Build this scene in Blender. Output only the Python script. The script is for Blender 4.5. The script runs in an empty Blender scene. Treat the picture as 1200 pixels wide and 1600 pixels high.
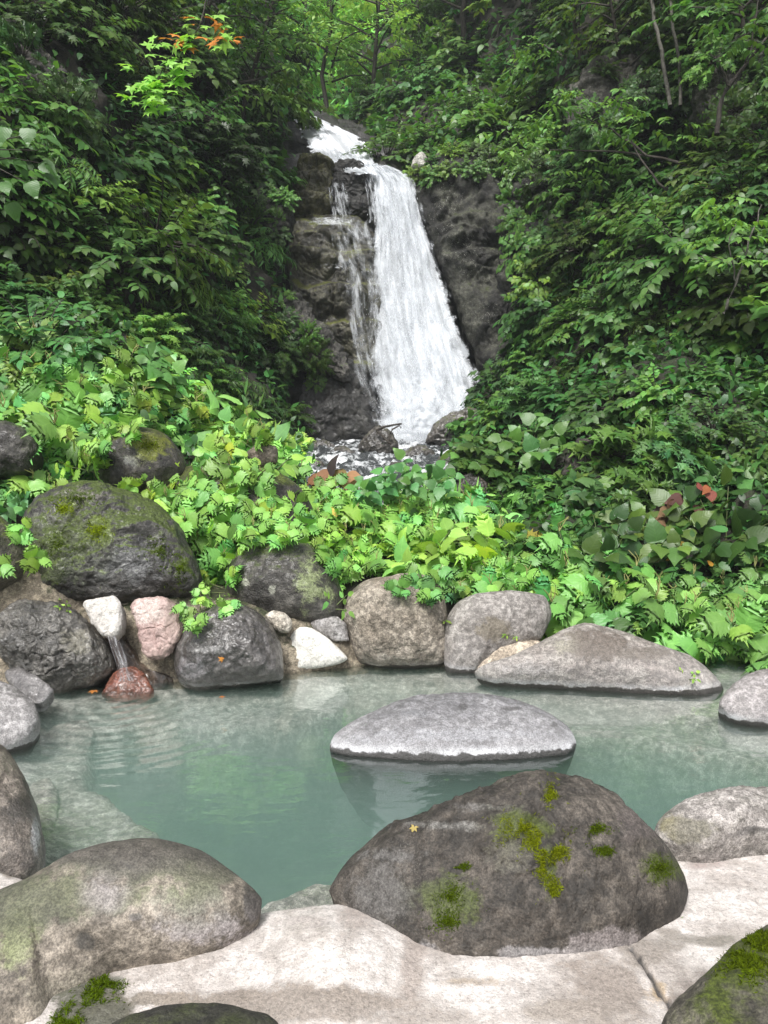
import bpy, math, random
import numpy as np
from mathutils.bvhtree import BVHTree
from mathutils import Vector
R = math.radians
SC = bpy.context.scene
COL = SC.collection
random.seed(7)
RNG = np.random.default_rng(11)

# ------------------------------------------------------------------ camera, sky, sun, exposure
CAMZ, FPX, PITCH = 1.5, 1150.0, R(5.0)
cam_d = bpy.data.cameras.new('camera')
cam_d.sensor_fit = 'VERTICAL'; cam_d.sensor_height = 36.0; cam_d.lens = 36.0 * FPX / 1600.0
cam_d.clip_start = 0.05; cam_d.clip_end = 2000
cam = bpy.data.objects.new('camera', cam_d); COL.objects.link(cam)
cam.location = (0, 0, CAMZ); cam.rotation_euler = (R(90) - PITCH, 0, 0)
SC.camera = cam

SUN_EL, SUN_AZ = 55.0, 200.0          # azimuth clockwise from +Y: behind the camera, a little to the left
w = bpy.data.worlds.new('World'); SC.world = w; w.use_nodes = True
nt = w.node_tree; nt.nodes.clear()
sky = nt.nodes.new('ShaderNodeTexSky'); sky.sky_type = 'NISHITA'; sky.sun_disc = False
sky.sun_elevation = R(SUN_EL); sky.sun_rotation = R(SUN_AZ); sky.air_density = 1.0; sky.dust_density = 3.0
hs = nt.nodes.new('ShaderNodeHueSaturation'); hs.inputs['Saturation'].default_value = 0.22
bg = nt.nodes.new('ShaderNodeBackground'); bg.inputs['Strength'].default_value = 0.11
wo = nt.nodes.new('ShaderNodeOutputWorld')
nt.links.new(sky.outputs[0], hs.inputs['Color']); nt.links.new(hs.outputs[0], bg.inputs[0]); nt.links.new(bg.outputs[0], wo.inputs[0])
sd = bpy.data.lights.new('sun', 'SUN'); sd.energy = 2.3; sd.angle = R(16); sd.color = (1.0, 0.98, 0.95)
so = bpy.data.objects.new('sun', sd); COL.objects.link(so)
so.rotation_euler = (R(90 - SUN_EL), 0, R(180 - SUN_AZ))
_a = R(SUN_AZ); _e = R(SUN_EL)
sdir = Vector((math.sin(_a) * math.cos(_e), math.cos(_a) * math.cos(_e), math.sin(_e)))
so.rotation_mode = 'QUATERNION'; so.rotation_quaternion = sdir.to_track_quat('Z', 'Y')
SC.view_settings.view_transform = 'Standard'; SC.view_settings.look = 'None'
SC.view_settings.exposure = 0.95; SC.view_settings.gamma = 1.0
SC.render.engine = 'CYCLES'
cy = SC.cycles
cy.max_bounces = 8; cy.diffuse_bounces = 4; cy.glossy_bounces = 3; cy.transmission_bounces = 3
cy.transparent_max_bounces = 14; cy.volume_bounces = 2; cy.use_denoising = True
cy.caustics_reflective = False; cy.caustics_refractive = False
cy.sample_clamp_indirect = 4.0

# ------------------------------------------------------------------ view maths (to read positions off the photograph)
CP, SP = math.cos(PITCH), math.sin(PITCH)
def at(px, py, Y):
    px = np.asarray(px, float); py = np.asarray(py, float); Y = np.asarray(Y, float)
    u = (px - 600) / FPX; v = (800 - py) / FPX
    dy = CP + v * SP; dz = -SP + v * CP; t = Y / dy
    return np.stack([u * t, Y + 0 * u, CAMZ + dz * t], -1)
def atz(px, py, z):
    v = (800 - py) / FPX; dy = CP + v * SP; dz = -SP + v * CP; t = (z - CAMZ) / dz
    return np.array([(px - 600) / FPX * t, dy * t, z])
def proj(P):
    P = np.asarray(P, float); x = P[..., 0]; y = P[..., 1]; z = P[..., 2] - CAMZ
    f = y * CP - z * SP; v = y * SP + z * CP
    f = np.where(f < 0.01, 0.01, f)
    return 600 + FPX * x / f, 800 - FPX * v / f

# ------------------------------------------------------------------ numpy gradient noise
_perm = np.random.default_rng(3).permutation(256); _perm = np.concatenate([_perm, _perm, _perm])
_g = np.random.default_rng(5).normal(size=(256, 3)); _g /= np.linalg.norm(_g, axis=1)[:, None]
def pn(P):
    P = np.asarray(P, float); i = np.floor(P).astype(int); f = P - i; i &= 255
    u = f * f * f * (f * (f * 6 - 15) + 10); out = 0
    for a in (0, 1):
        for b in (0, 1):
            for c in (0, 1):
                h = _perm[_perm[_perm[(i[..., 0] + a) & 255] + ((i[..., 1] + b) & 255)] + ((i[..., 2] + c) & 255)] & 255
                d = (_g[h] * (f - (a, b, c))).sum(-1)
                w_ = (u[..., 0] if a else 1 - u[..., 0]) * (u[..., 1] if b else 1 - u[..., 1]) * (u[..., 2] if c else 1 - u[..., 2])
                out = out + w_ * d
    return out * 1.6
def fbm(P, o=4, g=0.5, ridge=False):
    P = np.asarray(P, float); s = 0; a = 1.0; t = 0
    for k in range(o):
        n = pn(P * 2 ** k + 17.3 * k)
        if ridge: n = 1 - 2 * np.abs(n)
        s = s + a * n; t += a; a *= g
    return s / t

def facet(P, seed=0):
    P = np.asarray(P, float) + seed * 3.1; P = P + .25 * np.stack([pn(P * 1.7), pn(P * 1.7 + 9), pn(P * 1.7 + 23)], -1); i0 = np.floor(P).astype(int)
    bd = np.full(P.shape[:-1], 1e9); b2 = bd.copy(); out = np.zeros(P.shape[:-1])
    for a in (-1, 0, 1):
        for b in (-1, 0, 1):
            for c in (-1, 0, 1):
                i = i0 + (a, b, c); h = _perm[_perm[_perm[i[..., 0] & 255] + (i[..., 1] & 255)] + (i[..., 2] & 255)] & 255
                ce = i + .5 + .4 * _g[h]; df = P - ce; d = (df ** 2).sum(-1); n = _g[(h * 7 + 13) & 255]
                val = (df * n).sum(-1) * .9 + (h / 255. - .5) * .8; nearer = d < bd
                b2 = np.where(nearer, bd, np.minimum(b2, d)); out = np.where(nearer, val, out); bd = np.where(nearer, d, bd)
    cr_ = np.sqrt(b2) - np.sqrt(bd)
    return out * sstep(cr_, 0, .18) - .35 * (1 - sstep(cr_, 0, .1))
def terrace(V, h, amp, seed=0):
    t = V[:, 2] / h + V[:, 0] * .12 + .7 * fbm(V * .55 + seed, 2); f = t - np.floor(t); k = _perm[(np.floor(t).astype(int) + seed) & 255] / 255.
    return -amp * (sstep(f, 0, .82) - sstep(f, .86, 1.0)) * (.4 + .8 * k)
def sstep(x, a, b):
    t = ((x - a) / (b - a)).clip(0, 1); return t * t * (3 - 2 * t)

# ------------------------------------------------------------------ object helpers
def link(o, parent=None):
    COL.objects.link(o)
    if parent is not None: o.parent = parent
    return o
def raw_mesh(name, V, quads=None, tris=None, mat=None, smooth=True, col=None, uv=None):
    V = np.asarray(V, np.float32); me = bpy.data.meshes.new(name)
    q = np.zeros((0, 4), np.int32) if quads is None else np.asarray(quads, np.int32)
    t = np.zeros((0, 3), np.int32) if tris is None else np.asarray(tris, np.int32)
    me.vertices.add(len(V)); me.vertices.foreach_set('co', V.ravel())
    loops = np.concatenate([q.ravel(), t.ravel()]); me.loops.add(len(loops)); me.loops.foreach_set('vertex_index', loops)
    n = len(q) + len(t); me.polygons.add(n)
    st = np.concatenate([np.arange(len(q)) * 4, len(q) * 4 + np.arange(len(t)) * 3]).astype(np.int32)
    me.polygons.foreach_set('loop_start', st)
    me.polygons.foreach_set('use_smooth', np.full(n, smooth))
    if col is None:
        col = np.zeros((len(V), 4)); col[:, :3] = .2
    if True:
        a = me.color_attributes.new('tint', 'FLOAT_COLOR', 'POINT'); c = np.ones((len(V), 4), np.float32); c[:, :col.shape[1]] = col
        a.data.foreach_set('color', c.ravel())
    if uv is not None:
        l = me.uv_layers.new(name='UVMap'); l.data.foreach_set('uv', np.asarray(uv, np.float32)[loops].ravel())
    me.update(); me.validate()
    if mat: me.materials.append(mat)
    return me
def obj(name, me, parent=None, loc=None):
    o = bpy.data.objects.new(name, me)
    if loc is not None: o.location = loc
    return link(o, parent)
def tag(o, label=None, cat=None, group=None, kind=None):
    if label: o['label'] = label
    if cat: o['category'] = cat
    if group: o['group'] = group
    if kind: o['kind'] = kind
    return o
def empty(name, loc, label, cat, group=None):
    o = bpy.data.objects.new(name, None); o.empty_display_size = 0.05; link(o); o.location = loc
    return tag(o, label, cat, group)
def normals(V, q):
    a, b, c, d = (V[q[:, k]] for k in range(4)); n = np.cross(c - a, d - b); N = np.zeros_like(V)
    for k in range(4): np.add.at(N, q[:, k], n)
    return N / (np.linalg.norm(N, axis=1)[:, None] + 1e-9)
def grid_quads(r, c, wrap=False):
    i = np.arange(r - 1)[:, None]; j = np.arange(c if wrap else c - 1)[None]; j2 = (j + 1) % c
    return np.stack([i * c + j, i * c + j2, (i + 1) * c + j2, (i + 1) * c + j], -1).reshape(-1, 4)

# ------------------------------------------------------------------ materials
def mat(name):
    m = bpy.data.materials.new(name); m.use_nodes = True; t = m.node_tree; t.nodes.clear()
    out = t.nodes.new('ShaderNodeOutputMaterial')
    return m, N_(t), out
class N_:
    def __init__(s, t): s.t = t
    def n(s, typ, **k):
        nd = s.t.nodes.new('ShaderNode' + typ)
        for a, v in k.items():
            if a.startswith('i_'):
                key = a[2:].replace('_', ' ')
                tgt = nd.inputs[int(key)] if key.isdigit() else nd.inputs[key]
                s.set(tgt, v)
            else: setattr(nd, a, v)
        return nd
    def set(s, inp, v):
        if hasattr(v, 'is_output'): s.t.links.new(v, inp)
        else: inp.default_value = (tuple(v) + (1,) if isinstance(v, tuple) and len(v) == 3 and inp.type == 'RGBA' else v)
    def math(s, op, a, b=None, c=None, clamp=False):
        nd = s.t.nodes.new('ShaderNodeMath'); nd.operation = op; nd.use_clamp = clamp
        for k, v in enumerate((a, b, c)):
            if v is not None: s.set(nd.inputs[k], v)
        return nd.outputs[0]
    def mix(s, f, a, b, mode='MIX'):
        nd = s.t.nodes.new('ShaderNodeMixRGB'); nd.blend_type = mode
        s.set(nd.inputs[0], f); s.set(nd.inputs[1], a); s.set(nd.inputs[2], b); return nd.outputs[0]
    def noise(s, co, scale, detail=4, rough=0.55, dist=0.0):
        nd = s.n('TexNoise', i_Scale=scale, i_Detail=detail, i_Roughness=rough, i_Distortion=dist); s.set(nd.inputs['Vector'], co); return nd.outputs[0]
    def ramp(s, f, lo, hi):          # linear step from lo to hi
        nd = s.t.nodes.new('ShaderNodeMapRange'); nd.clamp = True; nd.interpolation_type = 'SMOOTHSTEP'
        s.set(nd.inputs[0], f); nd.inputs[1].default_value = lo; nd.inputs[2].default_value = hi; return nd.outputs[0]

_rock_cache = {}
def rock_mat(c1=(.16, .15, .14), c2=(.3, .28, .26), dark=(.05, .047, .043), rough=.75, moss=0.0, mossc=(.07, .11, .02), crust=0.0, speck=.25, scale=1.0, bump=.5, wet=0.0, darkamt=.5, name='rock', n4a=.75, grain=.7):
    key = (c1, c2, dark, rough, moss, mossc, crust, speck, scale, bump, wet, darkamt, n4a, grain)
    if key in _rock_cache: return _rock_cache[key]
    m, g, out = mat(name)
    co = g.n('TexCoord').outputs['Object']; geo = g.n('NewGeometry')
    n1 = g.noise(co, 3.2 * scale, 6, .62, .4); n2 = g.noise(co, 11 * scale, 5, .65); n3 = g.noise(co, 60 * scale, 4, .7)
    c = g.mix(g.ramp(n1, .36, .64), c1, c2)
    dk = g.ramp(g.math('ADD', g.math('MULTIPLY', n2, .6), g.math('MULTIPLY', n1, .4)), .56, .43)
    c = g.mix(g.math('MULTIPLY', dk, darkamt), c, dark)
    vo = g.n('TexVoronoi', i_Scale=75 * scale); g.set(vo.inputs['Vector'], co)
    vc = g.n('TexVoronoi', i_Scale=22 * scale, i_Randomness=1.0); g.set(vc.inputs['Vector'], g.n('VectorMath', operation='ADD', i_0=co, i_1=g.n('TexNoise', i_Scale=30.0).outputs['Color']).outputs[0])
    n4 = g.noise(co, 27 * scale, 5, .7, .3); c = g.mix(n4a, c, g.mix(g.ramp(n4, .4, .62), g.mix(1.0, c, (.55, .53, .51), 'MULTIPLY'), g.mix(1.0, c, (1.5, 1.48, 1.46), 'MULTIPLY')))
    fine = g.ramp(n3, .34, .66)
    c = g.mix(g.math('MULTIPLY', fine, speck), c, g.mix(1.0, c, (1.75, 1.72, 1.68), 'MULTIPLY'))
    c = g.mix(g.math('MULTIPLY', g.ramp(n3, .47, .36), .55), c, g.mix(1.0, c, (.5, .49, .47), 'MULTIPLY'))
    # pale lichen flecks
    lich = g.math('MULTIPLY', g.ramp(vc.outputs['Distance'], .22, .12), g.ramp(g.noise(co, 2.1 * scale, 3), .52, .68))
    c = g.mix(g.math('MULTIPLY', lich, speck * 1.6, clamp=True), c, (.5, .5, .44))
    # patches of stain, lichen and moss with their own outlines
    at_ = g.n('Attribute', attribute_name='tint'); A = at_.outputs['Alpha']
    pf = g.math('ADD', g.math('MULTIPLY', A, 1.25), g.math('ADD', g.math('MULTIPLY', n2, 1.0), g.math('MULTIPLY', n3, .8)))
    pf = g.ramp(pf, 1.15, 1.6)
    c = g.mix(g.math('MULTIPLY', pf, .85), c, g.mix(.45, at_.outputs['Color'], g.mix(1.0, at_.outputs['Color'], g.mix(fine, (.45, .45, .45), (1.6, 1.6, 1.6)), 'MULTIPLY')))
    sep = g.n('SeparateXYZ', i_0=geo.outputs['Normal']); up = sep.outputs[2]
    if moss > 0:
        mf = g.math('ADD', g.math('MULTIPLY', up, .5), g.math('ADD', g.math('MULTIPLY', n1, 1.1), g.math('MULTIPLY', n2, .8)))
        mf = g.ramp(g.math('ADD', mf, moss - 1.0), .62, .86)
        mc = g.mix(g.ramp(n3, .3, .7), tuple(x * .45 for x in mossc), tuple(min(1, x * 1.5) for x in mossc))
        c = g.mix(mf, c, mc)
    rg = g.math('ADD', rough, g.math('MULTIPLY', g.math('SUBTRACT', n2, .5), .35), clamp=True)
    if crust > 0:
        pz = g.n('SeparateXYZ', i_0=geo.outputs['Position']).outputs[2]
        nz = g.math('ADD', pz, g.math('MULTIPLY', g.math('SUBTRACT', g.noise(co, 9, 6, .75), .5), .085))
        band = g.math('MULTIPLY', g.ramp(nz, .024, .03), g.ramp(nz, .07, .03))
        c = g.mix(g.math('MULTIPLY', g.ramp(nz, .3, .02), crust * .2), c, (.5, .49, .5))
        c = g.mix(g.math('MULTIPLY', g.math('MULTIPLY', band, g.math('ADD', .25, g.math('MULTIPLY', g.ramp(g.noise(co, 4.5, 4, .6), .4, .6), .6))), crust), c, (.62, .62, .64))
        c = g.mix(g.math('MULTIPLY', g.ramp(nz, .03, .02), .9), c, (.035, .033, .03))
    n5 = g.noise(co, 190 * scale, 3, .75); c = g.mix(grain, c, g.mix(1.0, c, g.mix(g.ramp(n5, .38, .62), (.55, .55, .55), (1.5, 1.5, 1.5)), 'MULTIPLY'))
    pit = g.ramp(g.n('TexVoronoi', i_Scale=34 * scale, i_Vector=co).outputs['Distance'], .1, .05); pit = g.math('MULTIPLY', pit, g.ramp(n1, .45, .6)); c = g.mix(g.math('MULTIPLY', pit, .6), c, dark)
    hgt = g.math('ADD', g.math('MULTIPLY', n2, .9), g.math('ADD', g.math('MULTIPLY', n3, .45), g.math('ADD', g.math('MULTIPLY', g.ramp(vo.outputs['Distance'], .0, .5), .2), g.math('SUBTRACT', g.math('MULTIPLY', n5, .22), g.math('MULTIPLY', pit, .3)))))
    bp = g.n('Bump', i_Strength=bump, i_Distance=.02 / scale, i_Height=hgt)
    p = g.n('BsdfPrincipled', i_Base_Color=c, i_Roughness=rg, i_Normal=bp.outputs[0])
    p.inputs['Specular IOR Level'].default_value = .5
    if wet > 0:
        p.inputs['Coat Weight'].default_value = wet; p.inputs['Coat Roughness'].default_value = .18
        g.t.links.new(g.n('Bump', i_Strength=.5, i_Distance=.02, i_Height=n2).outputs[0], p.inputs['Coat Normal'])
    g.t.links.new(p.outputs[0], out.inputs[0])
    _rock_cache[key] = m; return m

def leaf_mat(name, base, rough=.42, trans=.25, spec=.5):
    m, g, out = mat(name)
    a = g.n('Attribute', attribute_name='tint').outputs['Color']
    oi = g.n('ObjectInfo').outputs['Color']
    geo = g.n('NewGeometry')
    c = g.mix(1.0, g.mix(1.0, base, a, 'MULTIPLY'), oi, 'MULTIPLY')
    uv = g.n('UVMap').outputs[0]
    sx = g.n('SeparateXYZ', i_0=uv)
    ax = g.math('ABSOLUTE', sx.outputs[0])
    vein = g.math('SINE', g.math('MULTIPLY', g.math('SUBTRACT', sx.outputs[1], g.math('MULTIPLY', ax, .8)), 44.0))
    rib = g.ramp(ax, .035, .0)
    vv = g.math('MAXIMUM', g.math('MULTIPLY', g.ramp(vein, .8, 1.0), .09), g.math('MULTIPLY', rib, .4))
    c = g.mix(vv, c, g.mix(1.0, c, (1.45, 1.35, 1.3), 'MULTIPLY'))
    co = g.n('TexCoord').outputs['Object']
    c = g.mix(g.math('MULTIPLY', g.ramp(g.noise(co, 35, 3), .45, .7), .35), c, g.mix(1.0, c, (.7, .78, .7), 'MULTIPLY'))
    c = g.mix(g.math('MULTIPLY', geo.outputs['Backfacing'], .45), c, g.mix(1.0, c, (1.35, 1.15, 1.9), 'MULTIPLY'))
    bp = g.n('Bump', i_Strength=.1, i_Distance=.003, i_Height=g.math('ADD', vein, g.math('MULTIPLY', g.noise(co, 50, 2), 1.5)))
    p = g.n('BsdfPrincipled', i_Base_Color=c, i_Roughness=rough, i_Normal=bp.outputs[0]); p.inputs['Specular IOR Level'].default_value = spec
    tr = g.n('BsdfTranslucent', i_Color=g.mix(1.0, c, (1.25, 1.35, .5), 'MULTIPLY'))
    ms = g.n('MixShader', i_0=trans); g.t.links.new(p.outputs[0], ms.inputs[1]); g.t.links.new(tr.outputs[0], ms.inputs[2])
    g.t.links.new(ms.outputs[0], out.inputs[0]); return m
M_LEAF = leaf_mat('leaf_green', (.085, .2, .04), trans=.32)
M_GLOSS = leaf_mat('leaf_glossy', (.07, .17, .04), rough=.42)
M_DRY = leaf_mat('leaf_dry', (1, 1, 1), rough=.7, trans=.2, spec=.2)
def plain_mat(name, c1, c2, scale=20, rough=.8, bump=.3):
    m, g, out = mat(name); co = g.n('TexCoord').outputs['Object']; n = g.noise(co, scale, 5, .65)
    p = g.n('BsdfPrincipled', i_Base_Color=g.mix(g.ramp(n, .35, .65), c1, c2), i_Roughness=rough,
            i_Normal=g.n('Bump', i_Strength=bump, i_Distance=.02, i_Height=n).outputs[0])
    g.t.links.new(p.outputs[0], out.inputs[0]); return m
M_BARK = plain_mat('bark', (.022, .017, .013), (.06, .05, .04), 25)
M_PALEBARK = plain_mat('pale_bark', (.06, .055, .045), (.14, .13, .11), 18)
M_STEM = plain_mat('green_stem', (.09, .13, .04), (.15, .16, .06), 25, .6)
M_SPIKE = plain_mat('flower_spike', (.3, .3, .1), (.42, .4, .16), 60, .8)
M_SOIL = plain_mat('soil', (.014, .012, .009), (.04, .034, .024), 9, .95, .8)
M_MOSS = leaf_mat('moss', (.11, .16, .012), rough=.9, trans=.2, spec=.1)

# ------------------------------------------------------------------ terrain patches
def cr(P, t):
    n = len(P); s = np.clip(t * (n - 1), 0, n - 1 - 1e-6); i = s.astype(int); f = (s - i)
    g = lambda k: P[np.clip(i + k, 0, n - 1)]
    f = f.reshape(f.shape + (1,) * (P.ndim - 1))
    a, b, c, d = g(-1), g(0), g(1), g(2)
    return .5 * ((2 * b) + (c - a) * f + (2 * a - 5 * b + 4 * c - d) * f ** 2 + (3 * b - 3 * c + d - a) * f ** 3)
class Patch: pass
def patch(name, rows, nr, nc, m, amp=.15, freq=.8, ridge=False, amp2=.03, fac=0, ff=1, terr=0, th=.7, label=None, cat=None, kind='structure', **k):
    C = np.array([[at(*p) for p in r] for r in rows])
    A = cr(C, np.linspace(0, 1, nr)); B = cr(np.swapaxes(A, 0, 1), np.linspace(0, 1, nc)); G = np.swapaxes(B, 0, 1)
    V = G.reshape(-1, 3); q = grid_quads(nr, nc); N = normals(V, q)
    V = V + N * (amp * fbm(V * freq, 4, .5, ridge) + amp2 * fbm(V * freq * 9, 3))[:, None]
    if fac: V = V + N * (fac * facet(V * ff) + fac * .4 * facet(V * ff * 2.7, 3))[:, None]
    if terr: V[:, 1] += terrace(V, th, terr)
    gq = np.linspace(0, 1, nc)[None].repeat(nr, 0); gr = np.linspace(0, 1, nr)[:, None].repeat(nc, 1)
    me = raw_mesh(name, V, q, mat=m, uv=np.stack([gq.ravel(), gr.ravel()], -1))
    o = tag(obj(name, me), label, cat, None, kind)
    p = Patch(); p.o = o; p.V = V; p.q = q; p.N = normals(V, q); p.shape = (nr, nc)
    p.bvh = BVHTree.FromPolygons([tuple(v) for v in V], [tuple(int(x) for x in f) for f in q])
    return p
def ray(bvhs, px, py):
    d = at(px, py, 1.0) - np.array([0, 0, CAMZ]); d = Vector(d).normalized(); best = None
    for b in bvhs:
        h = b.ray_cast(Vector((0, 0, CAMZ)), d)
        if h[0] is not None and (best is None or h[3] < best[3]): best = h
    if best is None: return None, None
    n = best[1]
    if n.dot(d) > 0: n = -n
    return np.array(best[0]), np.array(n)

M_HILL = rock_mat((.02, .018, .013), (.045, .04, .03), (.008, .007, .006), .9, .35, (.02, .032, .008), speck=.15, name='hill_soil', bump=.9)
PL = patch('hillside', [
 [(-400, 930, 4.6), (-100, 900, 5.4), (100, 870, 5.7), (250, 860, 5.9), (380, 850, 6.1), (480, 840, 6.4)],
 [(-400, 760, 5.5), (-100, 740, 6.2), (100, 730, 6.6), (250, 750, 6.8), (390, 770, 7.0), (480, 780, 7.2)],
 [(-400, 600, 6.3), (-100, 600, 7.2), (100, 600, 7.6), (250, 640, 8.4), (380, 690, 9.2), (465, 700, 10.2)],
 [(-400, 430, 7.0), (-100, 430, 8.0), (100, 450, 9.0), (250, 480, 10.2), (370, 530, 11.5), (445, 640, 12.4)],
 [(-400, 200, 8.0), (-100, 200, 9.0), (100, 230, 10), (250, 280, 11.5), (370, 350, 13), (425, 430, 14)],
 [(-400, -50, 9.0), (-100, -50, 10), (100, 0, 11.5), (250, 80, 13.2), (380, 180, 15), (440, 230, 16.5)],
 [(-400, -400, 11), (-100, -400, 12), (100, -300, 14), (250, -100, 16), (380, 60, 19), (450, 140, 21)],
 [(-400, -900, 14), (-100, -900, 15), (100, -800, 17), (250, -500, 20), (380, -150, 25), (440, 20, 30)]],
 150, 110, M_HILL, .9, .55, amp2=.12)
PF = patch('bank', [
 [(330, 1010, 5.55), (560, 1010, 5.6), (750, 1020, 5.6), (900, 1030, 5.5), (1100, 1070, 5.2), (1400, 1110, 4.7)],
 [(330, 900, 5.8), (560, 910, 5.8), (700, 915, 5.85), (850, 930, 5.8), (1100, 970, 5.5), (1400, 980, 5.2)],
 [(330, 830, 6.4), (560, 850, 6.4), (700, 850, 6.5), (830, 880, 6.5), (1100, 900, 6.2), (1400, 900, 5.9)],
 [(330, 800, 7.0), (560, 800, 7.2), (700, 810, 7.3), (830, 860, 7.3), (1100, 880, 7.0), (1400, 890, 6.8)],
 [(330, 830, 8.5), (560, 830, 8.5), (700, 840, 8.5), (830, 870, 8.5), (1100, 890, 8.0), (1400, 890, 8.0)]],
 60, 120, M_SOIL, .1, 1.5)
PR = patch('hillside', [
 [(700, 960, 5.9), (850, 960, 5.9), (1000, 960, 5.8), (1200, 960, 5.7), (1500, 960, 5.4)],
 [(730, 800, 7.8), (830, 800, 7.4), (1000, 790, 7.0), (1200, 780, 6.7), (1500, 760, 6.3)],
 [(720, 690, 11.5), (800, 700, 9.4), (1000, 680, 8.0), (1200, 660, 7.5), (1500, 640, 6.9)],
 [(765, 610, 12.5), (850, 580, 10.8), (1000, 550, 9.2), (1200, 530, 8.4), (1500, 500, 7.6)],
 [(830, 480, 13.2), (900, 440, 12.0), (1020, 400, 10.6), (1200, 380, 9.4), (1500, 350, 8.4)],
 [(860, 340, 14.5), (930, 290, 13.2), (1050, 250, 11.8), (1200, 220, 10.6), (1500, 200, 9.2)],
 [(820, 180, 17), (900, 120, 15), (1050, 80, 13), (1200, 50, 12), (1500, 30, 10.5)],
 [(720, 40, 22), (860, -50, 18.5), (1050, -150, 15.5), (1200, -200, 14), (1500, -250, 12)],
 [(650, -150, 30), (850, -400, 23), (1050, -600, 19), (1200, -700, 17), (1500, -800, 15)]],
 150, 120, M_HILL, .8, .55, amp2=.12)
PU = patch('hillside', [
 [(590, 330, 16.3), (650, 300, 15.8), (740, 290, 15.6), (860, 300, 15.2), (980, 300, 15)],
 [(585, 230, 18.5), (640, 240, 17.0), (740, 220, 16.6), (860, 220, 16), (980, 220, 15.8)],
 [(560, 150, 24), (640, 150, 21), (740, 140, 19.5), (860, 120, 18.5), (980, 100, 18)],
 [(540, 60, 31), (640, 40, 28), (740, 10, 25), (860, -20, 23), (980, -50, 22)],
 [(530, -100, 42), (640, -150, 38), (740, -250, 34), (860, -300, 31), (980, -400, 30)]],
 70, 60, M_HILL, .5, .5, amp2=.1)
PK = patch('hillside', [
 [(280, 300, 20.5), (400, 260, 21), (470, 195, 22), (540, 215, 22), (640, 240, 22.5)],
 [(280, 130, 27), (400, 130, 28), (470, 140, 29), (540, 140, 29), (640, 140, 30)],
 [(280, 0, 36), (400, 0, 37), (470, 20, 38), (540, 10, 38), (700, 0, 38)],
 [(200, -250, 52), (400, -250, 54), (470, -250, 56), (540, -250, 56), (800, -250, 56)]],
 50, 50, M_HILL, .8, .3, amp2=.15)
g_me = raw_mesh('ground', [(-400, -400, -1.6), (400, -400, -1.6), (400, 600, -1.6), (-400, 600, -1.6)], [(0, 1, 2, 3)], mat=M_SOIL)
tag(obj('ground', g_me), kind='structure')

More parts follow.
